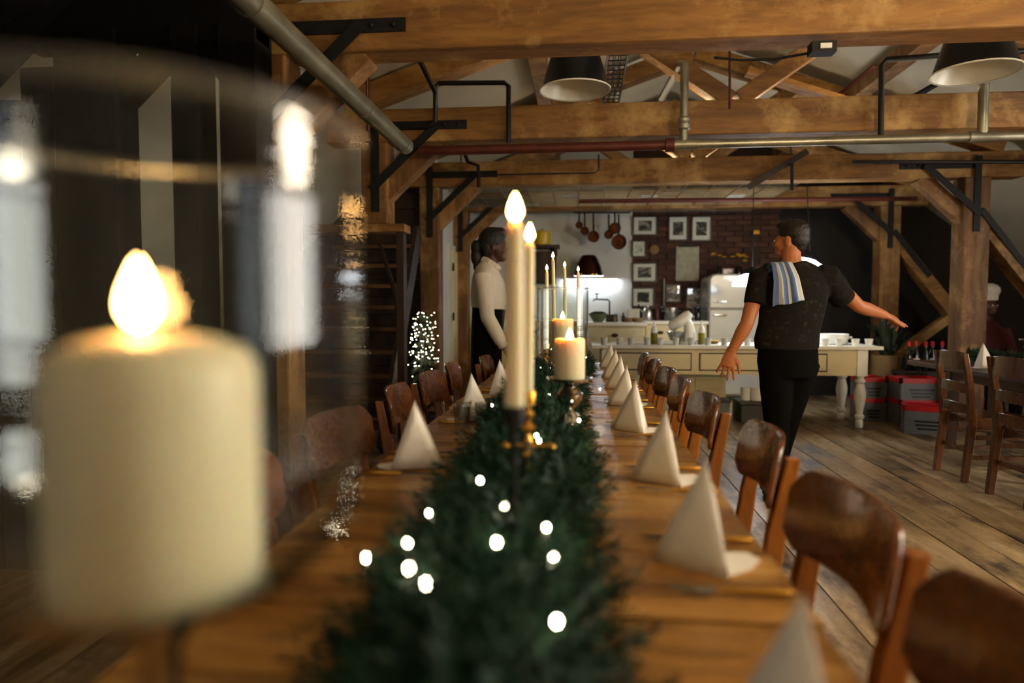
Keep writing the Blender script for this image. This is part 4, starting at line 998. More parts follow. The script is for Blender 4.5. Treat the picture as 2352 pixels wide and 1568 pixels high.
MB().tube([q + Vector((0.06, 0, 0.04)), q + Vector((0.11, 0, 0.07)), q + Vector((0.11, 0, 0.15)), q + Vector((0.04, 0, 0.17))], 0.01, 8).build('handle', 'black_plastic', ke, smooth=True)
MB().tube([q + Vector((-0.05, 0, 0.1)), q + Vector((-0.1, 0, 0.15))], [0.018, 0.01], 8).build('spout', 'steel', ke)
MB().ell(q + Vector((0, 0, 0.19)), (0.018, 0.018, 0.018), n=10).build('knob', 'print_pink', ke)
mini_bottle('amber_bottle', 'amber bottle standing below the pictures', 'bottle', at_top(1509, 9.3, W), 0.028, 0.22, 'rust_pipe')
q = at_top(1521, 9.55, W)
tag(MB().lohi(q + Vector((-0.045, -0.06, 0)), q + Vector((0.045, 0.06, 0.2))).build('coffee_grinder', 'black_plastic', bevel=0.01), 'black coffee grinder below the wall pipe', 'grinder')
q = at_top(1542, 9.3, W)
po = thing('stock_pot', 'wide steel pot below the small framed print', 'pot', q)
MB().lathe([(0.085, 0), (0.09, 0.006), (0.09, 0.17), (0.097, 0.175), (0.085, 0.175), (0.082, 0.01), (0.001, 0.01)], q, 24).build('body', 'steel', po, smooth=True)
for s in (-1, 1): MB().tube([q + Vector((s*0.09, -0.03, 0.13)), q + Vector((s*0.125, 0, 0.13)), q + Vector((s*0.09, 0.03, 0.13))], 0.008, 6).build('handle', 'steel', po)
for i, (px, h_, mt, lb) in enumerate(((1592, 0.16, 'bottle_glass', 'clear jar at the left behind the mixer'), (1603, 0.2, 'bottle_black', 'dark bottle behind the mixer'), (1615, 0.17, 'bottle_glass', 'clear carafe beside the fridge'))):
    mini_bottle('kitchen_bottle', lb, 'bottle', at_top(px, 9.2, W), 0.035, h_, mt, 0.5, 'bottles behind the mixer')
# plants and flowers on top of the fridge
def flower_jar(label, px, n_, seed):
    rg = random.Random(seed); q = at_top(px, 9.35, 1.65); t = thing('flower_jar', label, 'flowers', q, 0, 'flower jars on the fridge')
    MB().lathe([(0.035, 0), (0.04, 0.005), (0.045, 0.09), (0.03, 0.11), (0.025, 0.11), (0.001, 0.1)], q, 16).build('jar', 'bottle_black', t, smooth=True)
    for i in range(n_):
        e = q + Vector((rg.uniform(-0.1, 0.1), rg.uniform(-0.06, 0.06), rg.uniform(0.18, 0.3)))
        MB().tube([q + Vector((0, 0, 0.1)), q.lerp(e, 0.6) + Vector((0, 0, 0.05)), e], 0.003, 5).build('stem', 'leaf_dark', t)
        m = Matrix.Rotation(rg.uniform(-0.6, 0.6), 3, 'X'); mb = MB()
        for k_ in range(6): mb.ell(e + m @ Vector((0.018*math.cos(k_*PI/3), 0.018*math.sin(k_*PI/3), 0)), (0.014, 0.014, 0.006), m, 6)
        mb.build('blossom', 'yellow_petal', t)
flower_jar('dark jar of yellow flowers at the left on the fridge', 1650, 4, 1)
flower_jar('dark jar of yellow flowers at the right on the fridge', 1695, 6, 2)
q = at_top(1670, 9.25, 1.65)
tag(MB().lohi(q + Vector((-0.07, -0.05, 0)), q + Vector((0.07, 0.05, 0.075))).build('biscuit_tin', 'print_pink', bevel=0.012), 'small pink tin between the flower jars on the fridge', 'tin')
q = at_top(1737, 9.4, 1.65)
hv = thing('hanging_vine', 'dim plant with one yellow flower behind the man\'s head', 'plant', q)
MB().lathe([(0.05, 0), (0.065, 0.1), (0.055, 0.1), (0.001, 0.09)], q, 14).build('pot', 'oven_dark', hv, smooth=True)
MB().tube([q + Vector((0, 0, 0.09)), q + Vector((0.02, 0, 0.3)), q + Vector((-0.02, 0, 0.55))], 0.006, 5).build('stem', 'leaf_dark', hv)
MB().ell(q + Vector((-0.02, -0.02, 0.56)), (0.05, 0.03, 0.035), n=8).build('blossom', 'yellow_petal', hv)
# on the kitchen table: mixer, squeeze bottles, tumblers, tureen, tart
q = at_top(1566, 7.36, KT)
mx = thing('stand_mixer', 'white stand mixer with its head tilted up on the kitchen table', 'mixer', q)
MB().loft([(q + Vector((0.06, 0, 0.0)), 0.1, 0.1), (q + Vector((0.06, 0, 0.03)), 0.1, 0.1), (q + Vector((0.06, 0, 0.034)), 0.08, 0.085)], 20).build('base', 'porcelain', mx, smooth=True)
MB().loft([(q + Vector((0.08, 0, 0.03)), 0.075, 0.065), (q + Vector((0.085, 0, 0.12)), 0.062, 0.055), (q + Vector((0.075, 0, 0.2)), 0.05, 0.05), (q + Vector((0.05, 0, 0.25)), 0.045, 0.05)], 20).build('column', 'porcelain', mx, smooth=True)
MB().loft([(q + Vector((0.09, 0, 0.33)), 0.03, 0.035), (q + Vector((0.06, 0, 0.3)), 0.06, 0.058), (q + Vector((-0.02, 0, 0.235)), 0.062, 0.06), (q + Vector((-0.11, 0, 0.19)), 0.05, 0.05), (q + Vector((-0.13, 0, 0.18)), 0.03, 0.03)], 20, (0, 1, 0)).build('motor_head', 'porcelain', mx, smooth=True)
MB().tube([q + Vector((-0.08, 0, 0.15)), q + Vector((-0.04, 0, 0.1))], 0.015, 8).build('beater_shaft', 'steel', mx)
MB().lathe([(0.04, 0.035), (0.06, 0.04), (0.095, 0.13), (0.09, 0.13), (0.05, 0.05), (0.001, 0.05)], q + Vector((-0.06, 0, 0)), 24).build('bowl', 'steel', mx, smooth=True)
for px, Y, h_, lb in ((1503, 7.4, 0.24, 'squeeze bottle of oil left of the mixer'), (1612, 7.3, 0.25, 'squeeze bottle of oil right of the mixer')):
    q = at_top(px, Y, KT); t = thing('squeeze_bottle', lb, 'bottle', q, 0, 'oil squeeze bottles')
    MB().lathe([(0.034, 0), (0.036, 0.005), (0.036, h_*0.48), (0.001, h_*0.48)], q, 16).build('oil_fill', 'oil', t, smooth=True)
    MB().lathe([(0.036, h_*0.481), (0.036, h_*0.62), (0.026, h_*0.72), (0.012, h_*0.78), (0.005, h_), (0.001, h_)], q, 16).build('bottle_top', 'porcelain', t, smooth=True)
q = at_top(1628, 7.5, KT)
ta = thing('tart_dish', 'yellow tart in a shallow dish on the kitchen table', 'dish', q)
MB().lathe([(0.09, 0), (0.13, 0.03), (0.124, 0.03), (0.001, 0.012)], q, 24).build('dish', 'bucket_wood', ta, smooth=True)
MB().lathe([(0.118, 0.02), (0.118, 0.034), (0.001, 0.042)], q, 24).build('filling', 'pastry', ta, smooth=True)
tk = tumbler('kitchen_tumbler', 'glass', 'small tumblers along the kitchen table', 0.036, 0.075, 'frosted_glass')
first = True
ords = ('first', 'second', 'third', 'fourth', 'fifth', 'sixth', 'seventh', 'eighth', 'ninth', 'tenth')
for i, px in enumerate((1388, 1423, 1450, 1487, 1517, 1553, 1588, 1627, 1665, 1718)):
    place(tk, first, at_top(px, 7.14 + 0.02 * (i % 2), KT), 0, '%s tumbler from the left along the kitchen table edge' % ords[i]); first = False
q = at_top(1915, 7.45, KT)
tu = thing('tureen', 'white oval tureen with stacked plates on the right of the kitchen table', 'dish', q)
MB().lathe([(0.12, 0), (0.14, 0.01), (0.155, 0.11), (0.148, 0.11), (0.12, 0.02), (0.001, 0.02)], q, 28).build('body', 'porcelain', tu, smooth=True)
for s in (-1, 1): MB().tube([q + Vector((s*0.15, -0.03, 0.07)), q + Vector((s*0.185, 0, 0.075)), q + Vector((s*0.15, 0.03, 0.07))], 0.01, 8).build('handle', 'porcelain', tu, smooth=True)
cu = thing('white_cup', '', 'cup', (0, 0, 0), 0, 'white cups on the kitchen table')
MB().lathe([(0.026, 0), (0.03, 0.004), (0.04, 0.07), (0.036, 0.07), (0.027, 0.01), (0.001, 0.01)], n=20).build('cup_body', 'porcelain', cu, smooth=True)
first = True
for px, Y, lb in ((1897, 7.16, 'white cup in front of the tureen at left'), (1930, 7.16, 'white cup in front of the tureen at right'), (1967, 7.2, 'white cup right of the tureen'), (1998, 7.2, 'white cup at the right end of the kitchen table')):
    place(cu, first, at_top(px, Y, KT), 0, lb); first = False
# below the kitchen table
q = at_top(1645, 7.55, 0.0)
for (x0, x1, y0, y1, z1, mt, lb) in ((1.18, 1.62, 7.5, 7.75, 0.22, 'grey_plastic', 'dark grey storage box under the kitchen table, left'), (1.7, 2.0, 7.35, 7.75, 0.22, 'black_plastic', 'black storage box under the kitchen table behind the man')):
    t = thing('storage_box', lb, 'box', ((x0+x1)/2, (y0+y1)/2, 0), 0, 'boxes under the kitchen table')
    MB().lohi((x0, y0, 0), (x1, y1, z1 - 0.03)).build('box_body', mt, t, bevel=0.01); MB().lohi((x0 - 0.01, y0 - 0.01, z1 - 0.03), (x1 + 0.01, y1 + 0.01, z1)).build('lid', 'black_plastic', t, bevel=0.006)
ub = thing('low_shelf', 'cream drawer unit under the kitchen table', 'shelf', (1.2, 7.95, 0))
MB().lohi((0.95, 7.85, 0.2), (1.65, 8.05, 0.5)).build('body', 'cream_paint', ub)
for i in range(2): MB().lohi((0.97 + i * 0.34, 7.835, 0.3), (1.29 + i * 0.34, 7.85, 0.42)).build('drawer', 'cream_paint', ub, bevel=0.004)
for x in (0.97, 1.63): MB().lohi((x - 0.02, 7.87, 0), (x + 0.02, 8.03, 0.2)).build('leg', 'cream_paint', ub)
for x, r_, lb in ((1.78, 0.05, 'narrow white pot on the black box under the kitchen table'), (1.9, 0.065, 'wide white pot on the black box under the kitchen table')):
    tag(MB().lathe([(r_*0.9, 0), (r_, 0.005), (r_, 0.14), (r_ - 0.008, 0.14), (r_*0.88, 0.01), (0.001, 0.01)], (x, 7.5, 0.22), 20).build('white_pot', 'porcelain', smooth=True), lb, 'pot', 'white pots under the table')
tag(MB().ell((1.08, 7.4, 0.07), (0.09, 0.07, 0.07), n=10).build('red_cloth', 'red_plastic', smooth=True), 'crumpled red cloth on the floor under the kitchen table', 'cloth')

# ------------------------------------------------------------------ right side: crates, bucket, bottles
def crate(label, x0, y0, z0, wx, wy, h_, rz=0):
    t = thing('crate', label, 'crate', (x0, y0, z0), rz, 'grey and red plastic crates')
    b = MB(); hw, hd = wx/2, wy/2
    b.lohi((-hw, -hd, 0), (hw, hd, 0.02))
    for s in (-1, 1): b.lohi((s*hw - 0.008, -hd, 0), (s*hw + 0.008, hd, h_ - 0.05)); b.lohi((-hw, s*hd - 0.008, 0), (hw, s*hd + 0.008, h_ - 0.05))
    b.build('box_body', 'grey_plastic', t, world=False)
    r_ = MB()
    for s in (-1, 1): r_.lohi((s*hw - 0.014, -hd - 0.014, h_ - 0.05), (s*hw + 0.014, hd + 0.014, h_)); r_.lohi((-hw - 0.014, s*hd - 0.014, h_ - 0.05), (hw + 0.014, s*hd + 0.014, h_))
    r_.build('red_rim', 'red_plastic', t, world=False)
    for i, wl_ in enumerate((0.6, 0.52, 0.45)): MB().lohi((-hw*wl_, -hd - 0.0105, h_*0.42 - i*0.035), (hw*wl_, -hd - 0.0085, h_*0.42 - i*0.035 + 0.018)).build('print_line', 'black_plastic', t, world=False)
    return t
crate('grey crate with a red rim on the floor beside the ladder-back chairs', 3.38, 6.98, 0, 0.4, 0.28, 0.27, R(-20))
crate('grey crate standing behind the floor crate, lower one', 3.49, 7.48, 0, 0.4, 0.3, 0.27)
crate('grey crate with a red rim stacked on another behind the chairs', 3.49, 7.48, 0.27, 0.4, 0.3, 0.22)
crate('grey crate next to the white table leg, lower of its stack', 3.14, 7.75, 0, 0.24, 0.3, 0.25)
crate('grey crate next to the white table leg, upper of its stack', 3.14, 7.75, 0.25, 0.24, 0.3, 0.22)
q = (3.6, 8.4, 0)
bk = thing('planter', 'tall wooden planter with a dark plant beside the kitchen table', 'planter', q)
MB().lathe([(0.11, 0), (0.12, 0.01), (0.16, 0.66), (0.145, 0.66), (0.14, 0.6), (0.001, 0.6)], q, 20).build('tub', 'bucket_wood', bk, smooth=True)
mb = MB(); rg = random.Random(5)
for i in range(46):
    a = rg.uniform(0, 2*PI); e = Vector((rg.uniform(0.05, 0.3)*math.cos(a), rg.uniform(0.05, 0.3)*math.sin(a), rg.uniform(0.7, 1.15))); b0 = Vector((0.05*math.cos(a), 0.05*math.sin(a), 0.62)); s_ = Vector((-math.sin(a), math.cos(a), 0)) * 0.03
    md_ = b0.lerp(e, 0.6) + Vector((0, 0, 0.08)); o_ = Vector(q)
    mb.add([b0 + o_, md_ - s_ + o_, e + o_, md_ + s_ + o_], [(0, 1, 2, 3)])
mb.build('foliage', 'leaf_dark', bk)
for i in range(5):
    x = 3.6 + i * 0.085; y = 7.85 + 0.03 * (i % 2)
    t = thing('wine_bottle', 'red-capped dark bottle, %s from the left in the dark row behind the crates' % ('first', 'second', 'third', 'fourth', 'fifth')[i], 'bottle', (x, y, 0.52), 0, 'dark bottles with red caps')
    MB().lathe([(0.036, 0), (0.038, 0.005), (0.038, 0.19), (0.015, 0.25), (0.015, 0.31), (0.001, 0.31)], (x, y, 0.52), 14).build('bottle_body', 'bottle_black', t, smooth=True)
    MB().lathe([(0.017, 0.27), (0.017, 0.325), (0.001, 0.325)], (x, y, 0.52), 12).build('cap', 'red_plastic', t)
    if i in (1, 3): MB().lathe([(0.0388, 0.06), (0.0388, 0.14)], (x, y, 0.52), 14, cap=False).build('paper_label', 'mat_white', t)
bt = thing('bottle_stand', 'low dark bench carrying the red-capped bottles', 'bench', (3.8, 7.77, 0))
MB().lohi((3.5, 7.7, 0.48), (4.1, 8.05, 0.52)).build('top', 'dark_wood', bt)
for x in (3.53, 4.07):
    for y in (7.73, 8.02): MB().lohi((x - 0.02, y - 0.02, 0), (x + 0.02, y + 0.02, 0.48)).build('leg', 'dark_wood', bt)

# ladder-back chairs and the second table
def ladder_chair():
    t = thing('ladder_chair', '', 'chair', (0, 0, 0), 0, 'ladder-back chairs at the right table')
    for s in (-1, 1):
        secs = []
        for yy, z, a in ((-0.24, 0, 0.021), (-0.2, 0.42, 0.023), (-0.225, 0.68, 0.021), (-0.265, 0.9, 0.017)):
            secs.append([Vector((s*0.185 + i*a, yy + j*a, z)) for i, j in ((-1,-1),(1,-1),(1,1),(-1,1))])
        MB().rings(secs).build('rear_leg', 'ladder_wood', t, bevel=0.004)
        MB().lohi((s*0.19 - 0.019, 0.16, 0), (s*0.19 + 0.019, 0.198, 0.44)).build('front_leg', 'ladder_wood', t, bevel=0.004)
        for z in (0.16, 0.3): MB().lohi((s*0.188 - 0.009, -0.2, z), (s*0.188 + 0.009, 0.17, z + 0.03)).build('stretcher', 'ladder_wood', t)
        MB().lohi((s*0.185 - 0.012, -0.19, 0.37), (s*0.185 + 0.012, 0.17, 0.43)).build('seat_rail', 'ladder_wood', t)
    for z, h_, y in ((0.78, 0.12, -0.245), (0.62, 0.065, -0.222), (0.475, 0.06, -0.207)):
        n = 8; vs = []; fs = []
        for i in range(n + 1):
            u = i / n * 2 - 1; yy = y - 0.02 * (1 - u*u); arch = 0.012 * (1 - u*u)
            vs += [(u*0.185, yy, z), (u*0.185, yy, z + h_ + arch), (u*0.185, yy - 0.014, z + h_ + arch), (u*0.185, yy - 0.014, z)]
        for i in range(n):
            for k_ in range(4): fs.append((i*4+k_, i*4+(k_+1) % 4, (i+1)*4+(k_+1) % 4, (i+1)*4+k_))
        fs += [(0, 1, 2, 3), tuple(n*4 + k_ for k_ in (3, 2, 1, 0))]
        MB().add(vs, fs).build('back_slat', 'ladder_wood', t, smooth=True, bevel=0.003)
    MB().lohi((-0.2, -0.19, 0.43), (0.2, 0.21, 0.455)).build('seat', 'ladder_wood', t, bevel=0.008)
    MB().lohi((-0.18, 0.17, 0.25), (0.18, 0.188, 0.28)).build('stretcher', 'ladder_wood', t)
    MB().lohi((-0.17, -0.215, 0.2), (0.17, -0.2, 0.23)).build('stretcher', 'ladder_wood', t)
    return t
lc = ladder_chair(); first = True
for x, y, a, lb in ((2.92, 5.18, 0, 'ladder-back chair nearest the crates, left of the two at the right table'), (2.93, 4.53, 2, 'ladder-back chair at the right picture edge'), (2.93, 3.9, 0, 'ladder-back chair just beyond the right picture edge')):
    place(lc, first, (x, y, 0), -PI/2 + R(a), lb); first = False
rt = thing('second_table', 'wooden table at the right edge behind the ladder-back chairs', 'table', (3.4, 4.6, 0))
for i in range(4): MB().lohi((2.92 + i*0.2, 3.3, 0.71), (3.115 + i*0.2, 6.4, 0.75)).build('board', 'table_frame', rt, bevel=0.004)
for x in (3.2, 3.55):
    for y in (3.5, 6.2): MB().lohi((x - 0.035, y - 0.035, 0), (x + 0.035, y + 0.035, 0.71)).build('leg', 'table_frame', rt)
MB().lohi((3.1, 3.4, 0.62), (3.13, 6.0, 0.71)).build('apron', 'table_frame', rt); MB().lohi((3.6, 3.4, 0.62), (3.63, 6.0, 0.71)).build('apron', 'table_frame', rt)
place(npk, False, (3.12, 5.62, TZ), R(180), 'white napkin pyramid between the ladder-back chairs at the right table')
place(npk, False, (3.08, 4.98, TZ), R(184), 'white napkin cut by the right picture edge')
fir_garland('fir_garland', 'dark fir garland on the right table', 3.4, 6.2, lambda y: 3.36, TZ, 0.13, 0.1, 420, 11)
pedestal('silver pedestal on the right table at the picture edge', 3.27, 5.3, TZ)
pillar_candle('cream pillar candle cut by the right picture edge', 3.27, 5.3, TZ + 0.2355, 0.04, 0.11, lit=False)

# ------------------------------------------------------------------ left side: stair, frame, lit tree
sf = thing('timber_doorway', 'dark timber doorway carrying a roof post, in front of the open stair', 'doorway', (-1.9, 5.27, 0))
MB().lohi((-1.41, 5.2, 0), (-1.355, 5.3, 1.8)).build('post', 'dark_wood', sf); MB().lohi((-2.75, 5.17, 1.8), (-1.34, 5.37, 1.86)).build('header', 'beam_x', sf); MB().lohi((-2.75, 5.2, 0), (-2.65, 5.3, 1.8)).build('post', 'dark_wood', sf)
sa = thing('stair', 'open wooden stair rising behind the foreground glass', 'stair', (-1.95, 5.9, 0))
for i in range(9): MB().lohi((-2.45, 5.5 + i*0.14, 0.2 + i*0.2), (-1.64, 5.5 + i*0.14 + 0.24, 0.235 + i*0.2)).build('tread', 'stair_wood', sa)
for x in (-2.47, -1.63): MB().bar((x, 5.5, 0.02), (x, 6.85, 1.98), 0.04, 0.2, (0, -0.8, 0.55)).build('stringer', 'dark_wood', sa)
MB().tube([(-1.44, 5.45, 0.7), (-1.52, 5.6, 1.3), (-1.75, 5.9, 1.78)], 0.02, 8).build('handrail', 'dark_wood', sa)
tr_ = thing('lit_tree', 'little dark fir tree covered with tiny white lights beside the stair', 'tree', (-1.41, 6.15, 0))
mb = MB(); rg = random.Random(9)
for lv in range(11):
    z0 = 0.33 + lv * 0.078; rad = 0.2 * (1 - lv / 18)
    for k_ in range(16):
        a = k_ * 2*PI/16 + lv * 0.37 + rg.uniform(-0.1, 0.1); e = Vector((-1.41 + rad*math.cos(a), 6.15 + rad*math.sin(a), z0 - 0.03)); b0 = Vector((-1.41, 6.15, z0 + 0.07))
        s_ = Vector((-math.sin(a), math.cos(a), 0)) * rad * 0.22; m_ = b0.lerp(e, 0.6) + Vector((0, 0, 0.012))
        mb.add([b0, m_ - s_, e, m_ + s_], [(0, 1, 2, 3)])
mb.build('branches', 'leaf_dark', tr_)
MB().tube([(-1.41, 6.15, 0.05), (-1.41, 6.15, 1.15)], [0.025, 0.008], 8).build('trunk', 'dark_wood', tr_)
MB().lathe([(0.11, 0), (0.12, 0.01), (0.14, 0.24), (0.13, 0.24), (0.001, 0.2)], (-1.41, 6.15, 0), 18).build('pot', 'dark_wood', tr_, smooth=True)
bs = None
for i in range(120):
    z = rg.triangular(0.5, 1.24, 0.98); rad = 0.18 * max(0.45, 1 - max(0, z - 0.6) / 1.2) * math.sqrt(rg.uniform(0.15, 1)); a = rg.uniform(PI, 2*PI)
    if bs is None: o = MB().ell((0, 0, 0), (0.0045, 0.0045, 0.006), n=6).build('bulb', 'fairy_far', tr_, world=False); bs = o.data
    else: o = bpy.data.objects.new('bulb', bs); COL.objects.link(o); o.parent = tr_
    o.location = (rad*math.cos(a), rad*math.sin(a), z)

# ------------------------------------------------------------------ people
def skin_of(mb, name, mat, parent, voxel, smooth=6, label=None, factor=0.5):
    """fuse overlapping closed shapes into one continuous surface"""
    me = bpy.data.meshes.new('tmp'); me.from_pydata(mb.v, [], mb.f)
    bm = bmesh.new(); bm.from_mesh(me); bmesh.ops.recalc_face_normals(bm, faces=bm.faces); bm.to_mesh(me); bm.free()
    o = bpy.data.objects.new('tmp', me); COL.objects.link(o)
    md = o.modifiers.new('r', 'REMESH'); md.mode = 'VOXEL'; md.voxel_size = voxel
    ms = o.modifiers.new('s', 'SMOOTH'); ms.factor = factor; ms.iterations = smooth
    dg = bpy.context.evaluated_depsgraph_get(); dg.update()
    nm = bpy.data.meshes.new_from_object(o.evaluated_get(dg)); nm.name = name
    bpy.data.objects.remove(o); bpy.data.meshes.remove(me)
    nm.materials.clear(); nm.materials.append(M[mat])
    for p_ in nm.polygons: p_.use_smooth = True
    ob = bpy.data.objects.new(name, nm); COL.objects.link(ob)
    if parent is not None: ob.parent = parent
    if label: ob['label'] = label
    return ob
def limb(mb, pts, rs, n=14): return mb.tube(pts, rs, n)
def hand(mb, wrist, d, pn, curl=(0.25, 0.3, 0.35, 0.4), spread=0.16, k=1.0, thumb_side=1, thumb_out=0.7):
    """palm and five fingers; d: wrist->knuckles, pn: back-of-hand normal"""
    d = Vector(d).normalized(); pn = Vector(pn); pn = (pn - d * pn.dot(d)).normalized(); sd = d.cross(pn).normalized() * thumb_side
    wv = Vector(wrist)
    mb.loft([(wv - d*0.02*k, 0.026*k, 0.02*k), (wv + d*0.02*k, 0.034*k, 0.018*k), (wv + d*0.06*k, 0.041*k, 0.016*k), (wv + d*0.09*k, 0.04*k, 0.013*k)], 14, sd)
    for i, (off, ln) in enumerate(((0.031, 0.084), (0.0105, 0.094), (-0.0105, 0.088), (-0.031, 0.07))):
        fd = (d + sd * (off / 0.031) * spread).normalized(); p_ = wv + d*0.08*k + sd*off*k; pts = [p_]; a = 0
        for seg in (0.42, 0.32, 0.26):
            a += curl[i]; dir_ = (fd * math.cos(a) - pn * math.sin(a)); p_ = p_ + dir_ * ln * seg * k; pts.append(p_)
        mb.tube(pts, [0.0098*k, 0.009*k, 0.0082*k, 0.0068*k], 10)
    p0 = wv + d*0.03*k + sd*0.03*k; td = (d * (1 - thumb_out*0.5) + sd * thumb_out - pn*0.15).normalized()
    mb.tube([p0, p0 + td*0.035*k, p0 + (td*0.06 + d*0.012)*k, p0 + (td*0.075 + d*0.026)*k], [0.013*k, 0.0115*k, 0.0098*k, 0.0078*k], 10)
def head(mb, c, yaw, k=1.0, pitch=0.0):
    """c: chin-level centre; face looks along +Y turned by yaw"""
    m = Matrix.Rotation(yaw, 3, 'Z') @ Matrix.Rotation(pitch, 3, 'X')
    def e(p_, r_): mb.ell(Vector(c) + m @ (Vector(p_) * k), [v_ * k for v_ in r_], m, 18)
    e((0, -0.012, 0.135), (0.074, 0.094, 0.096)); e((0, 0.03, 0.09), (0.064, 0.07, 0.085)); e((0, 0.052, 0.032), (0.046, 0.044, 0.034))
    e((0, 0.062, 0.118), (0.052, 0.036, 0.02)); e((0, 0.102, 0.092), (0.0105, 0.017, 0.024)); e((0, 0.106, 0.08), (0.015, 0.013, 0.01)); e((0, 0.092, 0.048), (0.024, 0.012, 0.012))
    for s in (-1, 1): e((s*0.075, -0.008, 0.097), (0.009, 0.019, 0.031)); e((s*0.04, 0.062, 0.085), (0.022, 0.025, 0.022))
    return m
def face_bits(root, c, m, k=1.0):
    for s in (-1, 1):
        MB().ell(Vector(c) + m @ Vector((s*0.031*k, 0.089*k, 0.108*k)), (0.011*k, 0.009*k, 0.008*k), m, 10).build('eye', 'eye_white', root, smooth=True, world=False)
    MB().ell(Vector(c) + m @ Vector((0, 0.1*k, 0.05*k)), (0.02*k, 0.006*k, 0.007*k), m, 10).build('lips', 'lip', root, smooth=True, world=False)

# --- the man walking away with a towel on his shoulder
MY = 4.43; mroot = Vector((atY(1811, 900, MY).x, MY, 0))
def lp(px, py, dy=0.0): return atY(px, py, MY + dy) - mroot
b = MB(); hc = Vector((-0.0, 0.01, 1.528)); YAWM = R(52)
hm = head(b, hc, YAWM)
limb(b, [(0, -0.005, 1.62), (-0.003, -0.015, 1.53), (0, -0.025, 1.45)], [0.056, 0.056, 0.07])
b.loft([((0, 0, 0.86), 0.15, 0.1), ((0, 0, 0.98), 0.155, 0.105), ((0, 0, 1.1), 0.14, 0.098), ((0.01, 0, 1.25), 0.16, 0.105), ((0.015, -0.01, 1.38), 0.18, 0.1), ((0.01, -0.015, 1.45), 0.12, 0.075), ((0.0, -0.02, 1.49), 0.06, 0.055)], 20)
eL, wL = lp(1716, 742, -0.06), lp(1680, 806, -0.02)
eR, wR = lp(1972, 703, 0.1), lp(2034, 724, 0.24)
sL, sR = Vector((-0.19, -0.015, 1.405)), Vector((0.215, -0.01, 1.41))
limb(b, [sL, sL.lerp(eL, 0.5), eL, eL.lerp(wL, 0.3), wL], [0.058, 0.05, 0.042, 0.044, 0.027])
limb(b, [sR, sR.lerp(eR, 0.5), eR, eR.lerp(wR, 0.3), wR], [0.058, 0.05, 0.042, 0.044, 0.027])
hand(b, wL, lp(1669, 845, -0.01) - wL, (-0.25, -0.95, 0.1), (0.1, 0.12, 0.16, 0.2), 0.3, 1.12, -1, 0.55)
hand(b, wR, lp(2070, 737, 0.32) - wR, (0.1, -0.5, 0.85), (0.06, 0.45, 0.55, 0.6), 0.14, 1.12, 1, 0.35)
hips = [(-0.085, -0.005, 0.9), (0.085, 0.005, 0.9)]
kn_ = [(-0.07, -0.01, 0.48), (0.025, 0.1, 0.49)]; an_ = [(-0.09, -0.09, 0.1), (-0.03, 0.2, 0.09)]
for h_, k_, a_ in zip(hips, kn_, an_):
    limb(b, [h_, Vector(h_).lerp(Vector(k_), 0.5), k_, Vector(k_).lerp(Vector(a_), 0.35), a_], [0.085, 0.072, 0.055, 0.054, 0.034])
    b.loft([(Vector(a_) + Vector((0, -0.05, -0.05)), 0.03, 0.03), (Vector(a_) + Vector((0, 0.03, -0.055)), 0.038, 0.035), (Vector(a_) + Vector((0, 0.14, -0.07)), 0.04, 0.02), (Vector(a_) + Vector((0, 0.18, -0.075)), 0.025, 0.012)], 12)
man = skin_of(b, 'person', 'skin_light', None, 0.0055, 5)
man.location = mroot; tag(man, 'person in a dark t-shirt walking away with arms out, towel on shoulder', 'person')
face_bits(man, hc, hm)
# hair: short, dark, fuller on top
b = MB()
def he(p_, r_): b.ell(hc + hm @ Vector(p_), r_, hm, 18)
he((0, -0.018, 0.155), (0.081, 0.098, 0.086)); he((0, -0.045, 0.115), (0.076, 0.07, 0.075)); he((0, 0.02, 0.2), (0.066, 0.074, 0.034)); he((0.0, -0.06, 0.07), (0.052, 0.035, 0.04)); he((0.02, -0.01, 0.212), (0.05, 0.06, 0.022))
for i in range(26):
    a = random.uniform(0, 2*PI); e_ = random.uniform(0.3, 1.4); he((0.07*math.cos(a)*math.cos(e_), -0.012 + 0.088*math.sin(a)*math.cos(e_), 0.158 + 0.076*math.sin(e_)), (0.016, 0.018, 0.012))
skin_of(b, 'hair', 'hair_dark', man, 0.006, 2)
# t-shirt
b = MB()
b.loft([((-0.02, 0, 0.955), 0.19, 0.135), ((-0.02, 0, 1.0), 0.198, 0.135), ((-0.005, 0, 1.1), 0.188, 0.125), ((0.012, 0, 1.22), 0.2, 0.13), ((0.02, -0.008, 1.34), 0.212, 0.128), ((0.018, -0.012, 1.41), 0.2, 0.108), ((0.01, -0.015, 1.46), 0.135, 0.085), ((0.004, -0.018, 1.5), 0.074, 0.07)], 24)
hL = lp(1736, 694, -0.05); hR = lp(1934, 683, 0.06)
limb(b, [Vector((-0.15, -0.015, 1.41)), sL + Vector((0.005, 0, 0)), sL.lerp(hL, 0.6), hL + (hL - sL).normalized() * 0.015], [0.075, 0.08, 0.073, 0.072], 18)
limb(b, [Vector((0.17, -0.01, 1.41)), sR, sR.lerp(hR, 0.55), hR + (hR - sR).normalized() * 0.02], [0.075, 0.082, 0.08, 0.077], 18)
skin_of(b, 't_shirt', 'tee_dark', man, 0.008, 6)
